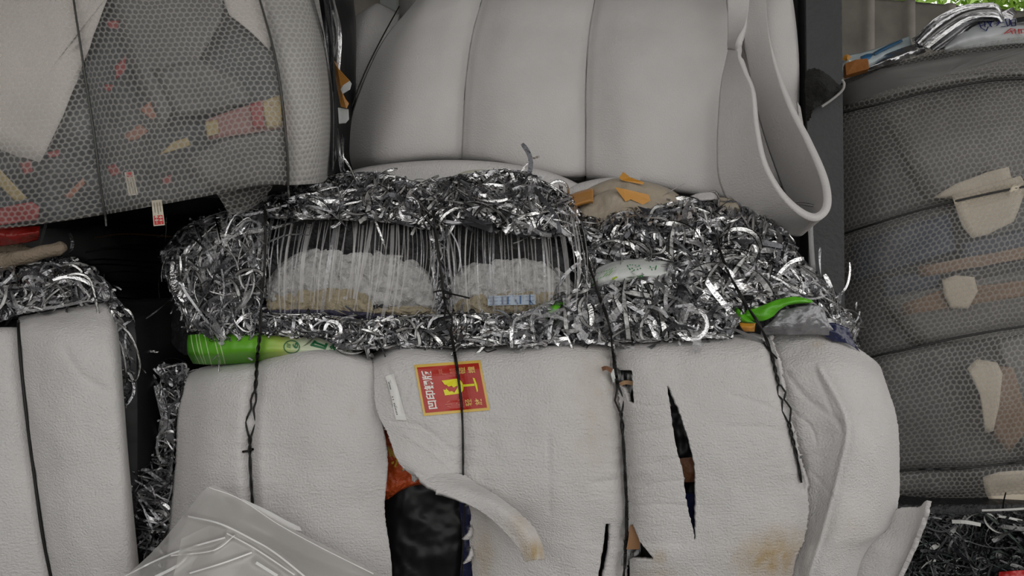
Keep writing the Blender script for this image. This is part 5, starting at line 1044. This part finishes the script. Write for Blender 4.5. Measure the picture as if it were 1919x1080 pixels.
for nm, mt, off, poly in (
    ('cream_sheet', PALE, .016, [(1784, 366), (1850, 348), (1912, 330), (1925, 350), (1900, 415), (1850, 440), (1822, 447), (1802, 425)]),
    ('cream_sheet', GRF, .021, [(1570, 165), (1650, 130), (1800, 103), (2000, 78), (2000, 134), (1850, 142), (1700, 170), (1572, 200)]),
    ('cream_sheet', PALE, .020, [(1745, 372), (1790, 345), (1850, 322), (1890, 312), (1895, 335), (1840, 355), (1790, 372)]),
    ('grey_glare_sheet', GRF, .028, [(1650, 560), (1800, 530), (1960, 500), (1960, 620), (1800, 640), (1720, 650)]),
    ('slate_sheet', SLB, .031, [(1590, 460), (1680, 425), (1780, 400), (1790, 470), (1700, 500), (1590, 530)]),
    ('slate_sheet', SLB, .032, [(1800, 455), (1960, 420), (1960, 480), (1800, 510)]),
    ('brown_sheet', TAN, .026, [(1720, 500), (1800, 485), (1960, 455), (1960, 478), (1800, 507), (1722, 520)]),
    ('brown_sheet', TAN, .026, [(1690, 570), (1760, 545), (1960, 520), (1960, 548), (1770, 580), (1692, 592)]),
    ('slate_sheet', SLB, .032, [(1650, 520), (1760, 508), (1760, 540), (1650, 562)]),
    ('cream_sheet', PALE, .015, [(1766, 525), (1790, 516), (1826, 520), (1832, 545), (1815, 578), (1782, 578), (1770, 555)]),
    ('cream_sheet', PALE, .015, [(1812, 690), (1830, 674), (1868, 680), (1878, 700), (1872, 760), (1862, 808), (1846, 812), (1836, 740)]),
    ('brown_sheet', TAN, .021, [(1862, 685), (1900, 690), (1930, 800), (1890, 850), (1862, 820)]),
    ('grey_glare_sheet', GRF, .029, [(1660, 215), (1850, 168), (2050, 160), (2050, 320), (1900, 338), (1850, 318), (1790, 352), (1740, 372), (1700, 300)]),
    ('cream_sheet', PALE, .020, [(1842, 895), (1870, 885), (1960, 880), (1960, 945), (1860, 948), (1846, 925)]),
    ('grey_glare_sheet', GRF, .026, [(1870, 640), (1960, 620), (1960, 860), (1920, 858), (1890, 700)])):
    k += 1; inner(nm, poly, yr(off), mt, rb, .003, k)
# scraps packed in at its top
BLUE = simple('blue_film', (.04, .16, .33), .3, 0, .4, 30); SILV = foil_mat('silver_film', (.62, .62, .63), .28)
def strip_sheet(nm, top_, bot_, mat, sd, rough=.008, label=None, par=None, nu=40, rs=30):
    m_ = [((a[0] + b[0]) / 2, (a[1] + b[1]) / 2, min(a[2], b[2]) - .015) for a, b in zip(top_, bot_)]
    return sheet(nm, [top_, m_, bot_], mat, par or rb, nu, 18, .0015, rough=rough, rs=rs, seed=sd, label=label)
_, _ = strip_sheet('white_film', [(1566, 118, 2.95), (1590, 104, 2.93), (1625, 96, 2.92), (1660, 84, 2.92), (1704, 67, 2.94)], [(1566, 150, 2.93), (1590, 142, 2.91), (1630, 128, 2.90), (1670, 116, 2.90), (1715, 104, 2.92)], simple('pale_aqua_film', (.52, .60, .62), .3), 1)
strip_sheet('blue_film', [(1612, 106, 2.905), (1625, 101, 2.90), (1637, 100, 2.905)], [(1618, 114, 2.90), (1624, 118, 2.895), (1630, 112, 2.90)], BLUE, 2, .004, 'blue corner of printed film')
strip_sheet('blue_film', [(1637, 98, 2.90), (1660, 86, 2.895), (1690, 73, 2.91)], [(1640, 104, 2.895), (1664, 92, 2.89), (1692, 78, 2.905)], BLUE, 3, .003, 'blue strip along the film edge')
strip_sheet('silver_film', [(1625, 122, 2.90), (1655, 104, 2.885), (1690, 90, 2.88), (1730, 78, 2.88)], [(1628, 132, 2.88), (1665, 122, 2.86), (1700, 110, 2.86), (1735, 98, 2.86)], SILV, 4, .012, 'crumpled silver film')
q = W([(1580, 126, 2.86), (1600, 119, 2.85), (1620, 117, 2.85), (1623, 121, 2.85), (1624, 136, 2.84), (1600, 143, 2.84), (1582, 148, 2.85)])
mk('foam_block', q, [tuple(range(7))], simple('orange_brown_foam', (.30, .11, .02), .8, 0, .4, 60), rb, smooth=False, label='orange brown block').modifiers.new('thickness', 'SOLIDIFY').thickness = .03
strip('yellow_scrap', [(1582, 113, 2.90), (1587, 106, 2.89), (1593, 110, 2.89)], .018, ORANGE, rb); strip('white_scrap', [(1588, 118, 2.88), (1592, 115, 2.875), (1596, 117, 2.88)], .012, WHITEP, rb)
# silver sheaf
rr_ = np.random.RandomState(8)
SM = [FOIL[0], FOIL[2], FOIL[4], SILV]
for k in range(70):
    t = k / 69.; o_ = rr_.uniform(-4, 4)
    a = np.array([1712 + 45 * t, 76 + 18 * t + o_]); m1 = np.array([1752 + 40 * t, 38 + 34 * t + o_]); m2 = np.array([1805 + 22 * t, 14 + 30 * t + o_]); b = np.array([1862 + 6 * t, 8 + 34 * t + o_]); e = np.array([1876 + 4 * t, 26 + 28 * t])
    n_ = 5 if rr_.rand() < .6 else 4
    Yk = 2.88 - .06 * math.sin(math.pi * t) + rr_.uniform(-.02, .02)
    P_ = [(a[0], a[1], Yk), (m1[0], m1[1], Yk - .02), (m2[0], m2[1], Yk - .02), (b[0], b[1], Yk), (e[0], e[1], Yk + .03)][:n_]
    strip('foil_strip', P_, rr_.uniform(.006, .016), simple('red_foil', (.30, .03, .03), .3, .6) if k in (40, 41) else (FOIL[5] if k in (20, 52, 53) else SM[k % 4]), rb, side=(rr_.normal(0, .5), -1, rr_.normal(.2, .4)), seg=18)
c = [[(1708, 72, 2.90), (1730, 60, 2.88), (1748, 44, 2.86), (1752, 45, 2.87)], [(1712, 78, 2.87), (1732, 72, 2.85), (1750, 66, 2.84), (1765, 62, 2.85)], [(1722, 88, 2.86), (1738, 92, 2.85), (1752, 90, 2.85), (1768, 80, 2.86)]]
sheet('silver_film', c, SILV, rb, 24, 20, .001, rough=.012, rs=40, seed=6, label='pale silver film gathered at the sheaf root')
oWB, _ = strip_sheet('white_bag', [(1768, 84, 2.87), (1800, 55, 2.86), (1850, 36, 2.855), (1900, 34, 2.86), (1960, 40, 2.87), (2010, 50, 2.88)], [(1772, 98, 2.84), (1810, 92, 2.82), (1860, 86, 2.81), (1905, 82, 2.81), (1960, 80, 2.81), (2010, 80, 2.82)], simple('white_bag_film', (.60, .63, .64), .35, 0, .2, 20), 11, .003, 'white bag with blue characters and a red mark', nu=60)
GW2 = patch([[(1768, 84, 2.87), (1800, 55, 2.86), (1850, 36, 2.855), (1900, 34, 2.86), (1960, 40, 2.87), (2010, 50, 2.88)], [(1770, 91, 2.82), (1805, 73, 2.805), (1855, 61, 2.795), (1902, 58, 2.795), (1960, 60, 2.795), (2010, 65, 2.805)], [(1772, 98, 2.84), (1810, 92, 2.82), (1860, 86, 2.81), (1905, 82, 2.81), (1960, 80, 2.81), (2010, 80, 2.82)]], 60, 18).reshape(-1, 3)
d = Decal([(1830, 30), (1910, 30), (1910, 70), (1830, 70)], [GW2], .012)
def px(*p): return [((1700 + a * .1141 - 1830) / 80., (b * .1141 - 30) / 40.) for a, b in p]
for a in (px((1170, 370), (1270, 350)), px((1180, 370), (1215, 460)), px((1200, 420), (1290, 400)), px((1215, 460), (1300, 505), (1330, 440)), px((1270, 350), (1280, 440)), px((1290, 320), (1390, 440)), px((1390, 340), (1360, 430)), px((1330, 370), (1420, 350)),
          px((1430, 385), (1590, 365)), px((1510, 290), (1500, 395), (1470, 420)), px((1440, 300), (1520, 290)), px((1550, 435), (1610, 435)),
          px((1610, 310), (1650, 430), (1690, 400)), px((1620, 310), (1680, 310), (1690, 400)), px((1700, 330), (1780, 320), (1780, 420), (1720, 425), (1700, 330)), px((1710, 375), (1780, 370))): d.stroke(a, .028, 0)
for a in (px((1600, 550), (1700, 470), (1770, 480), (1780, 550)), px((1640, 540), (1760, 500)), px((1700, 500), (1730, 550)), px((1830, 480), (1840, 550)), px((1830, 485), (1919, 480)), px((1840, 545), (1919, 540)), px((1870, 485), (1880, 545))): d.stroke(a, .03, 1)
d.build('bag_print', [simple('navy_ink', (.02, .025, .14), .4), simple('bag_red_ink', (.50, .05, .05), .4)], oWB, 'navy characters and red mark on the white bag')
strip('foil_strip', [(1880, 30, 2.88), (1900, 20, 2.86), (1893, 26, 2.85), (1888, 40, 2.85)], .03, SILV, rb); strip('dark_scrap', [(1905, 38, 2.80), (1925, 36, 2.80), (1950, 40, 2.82)], .02, BLACKFILM, rb)
# ------------------------------------------------------------------ dark shred bale under it
sb = thing('dark_shred_bale', (1.8, 3.0, 0), 'dark bale of shredded film under the right bubble wrap bale', 'bale', 'baled plastic scrap')
roundbox('bale_core', (1.15, 2.62, 0), (2.6, 3.8, .395), .06, DARKBACK, sb, 14, .02, 6, 17)
DK = [foil_mat('black_shred', (.03, .03, .035), .25, 0, .4), foil_mat('grey_shred', (.16, .16, .16), .3, 0, .5), foil_mat('greenish_shred', (.05, .07, .06), .3, 0, .3), foil_mat('white_shred', (.55, .55, .52), .4, 0, 0.)]
_F = FOIL; FOIL = DK + [DK[0], DK[1]]
dk = [(1660, 965), (1720, 962), (1800, 965), (1960, 955), (2080, 950), (2080, 1180), (1640, 1180)]
shreds(sb, [(dk, 1500, (.003, .007), (.05, .16), None, 0, 2.6, (6, 2, 2, .35, 3, .6), (-.01, .07)), (dk, 110, (.006, .016), (.03, .09), 20, .6, 1., (3, 3, 2, 1.2, 1, 2), (.02, .09))], lambda x, y: np.full(np.shape(x), 2.60), 50, 66, nm='film_shred', stuffname='film_shreds')
FOIL = _F
for pts, w_, m_ in (([(1784, 978, 2.52), (1810, 979, 2.51), (1838, 984, 2.52)], .012, DK[3]), ([(1840, 957, 2.55), (1880, 956, 2.54), (1930, 953, 2.55)], .007, DK[3]), ([(1872, 968, 2.53), (1895, 972, 2.52), (1916, 977, 2.53)], .008, DK[3]), ([(1870, 985, 2.54), (1900, 990, 2.52), (1940, 993, 2.53)], .014, DK[1])):
    strip('film_shred', pts, w_, m_, sb)
strip_sheet('red_film', [(1872, 1072, 2.50), (1900, 1070, 2.49), (1960, 1066, 2.50)], [(1870, 1100, 2.50), (1900, 1100, 2.49), (1960, 1100, 2.50)], simple('bright_red_film', (.45, .02, .02), .3), 3, .006, None, sb)
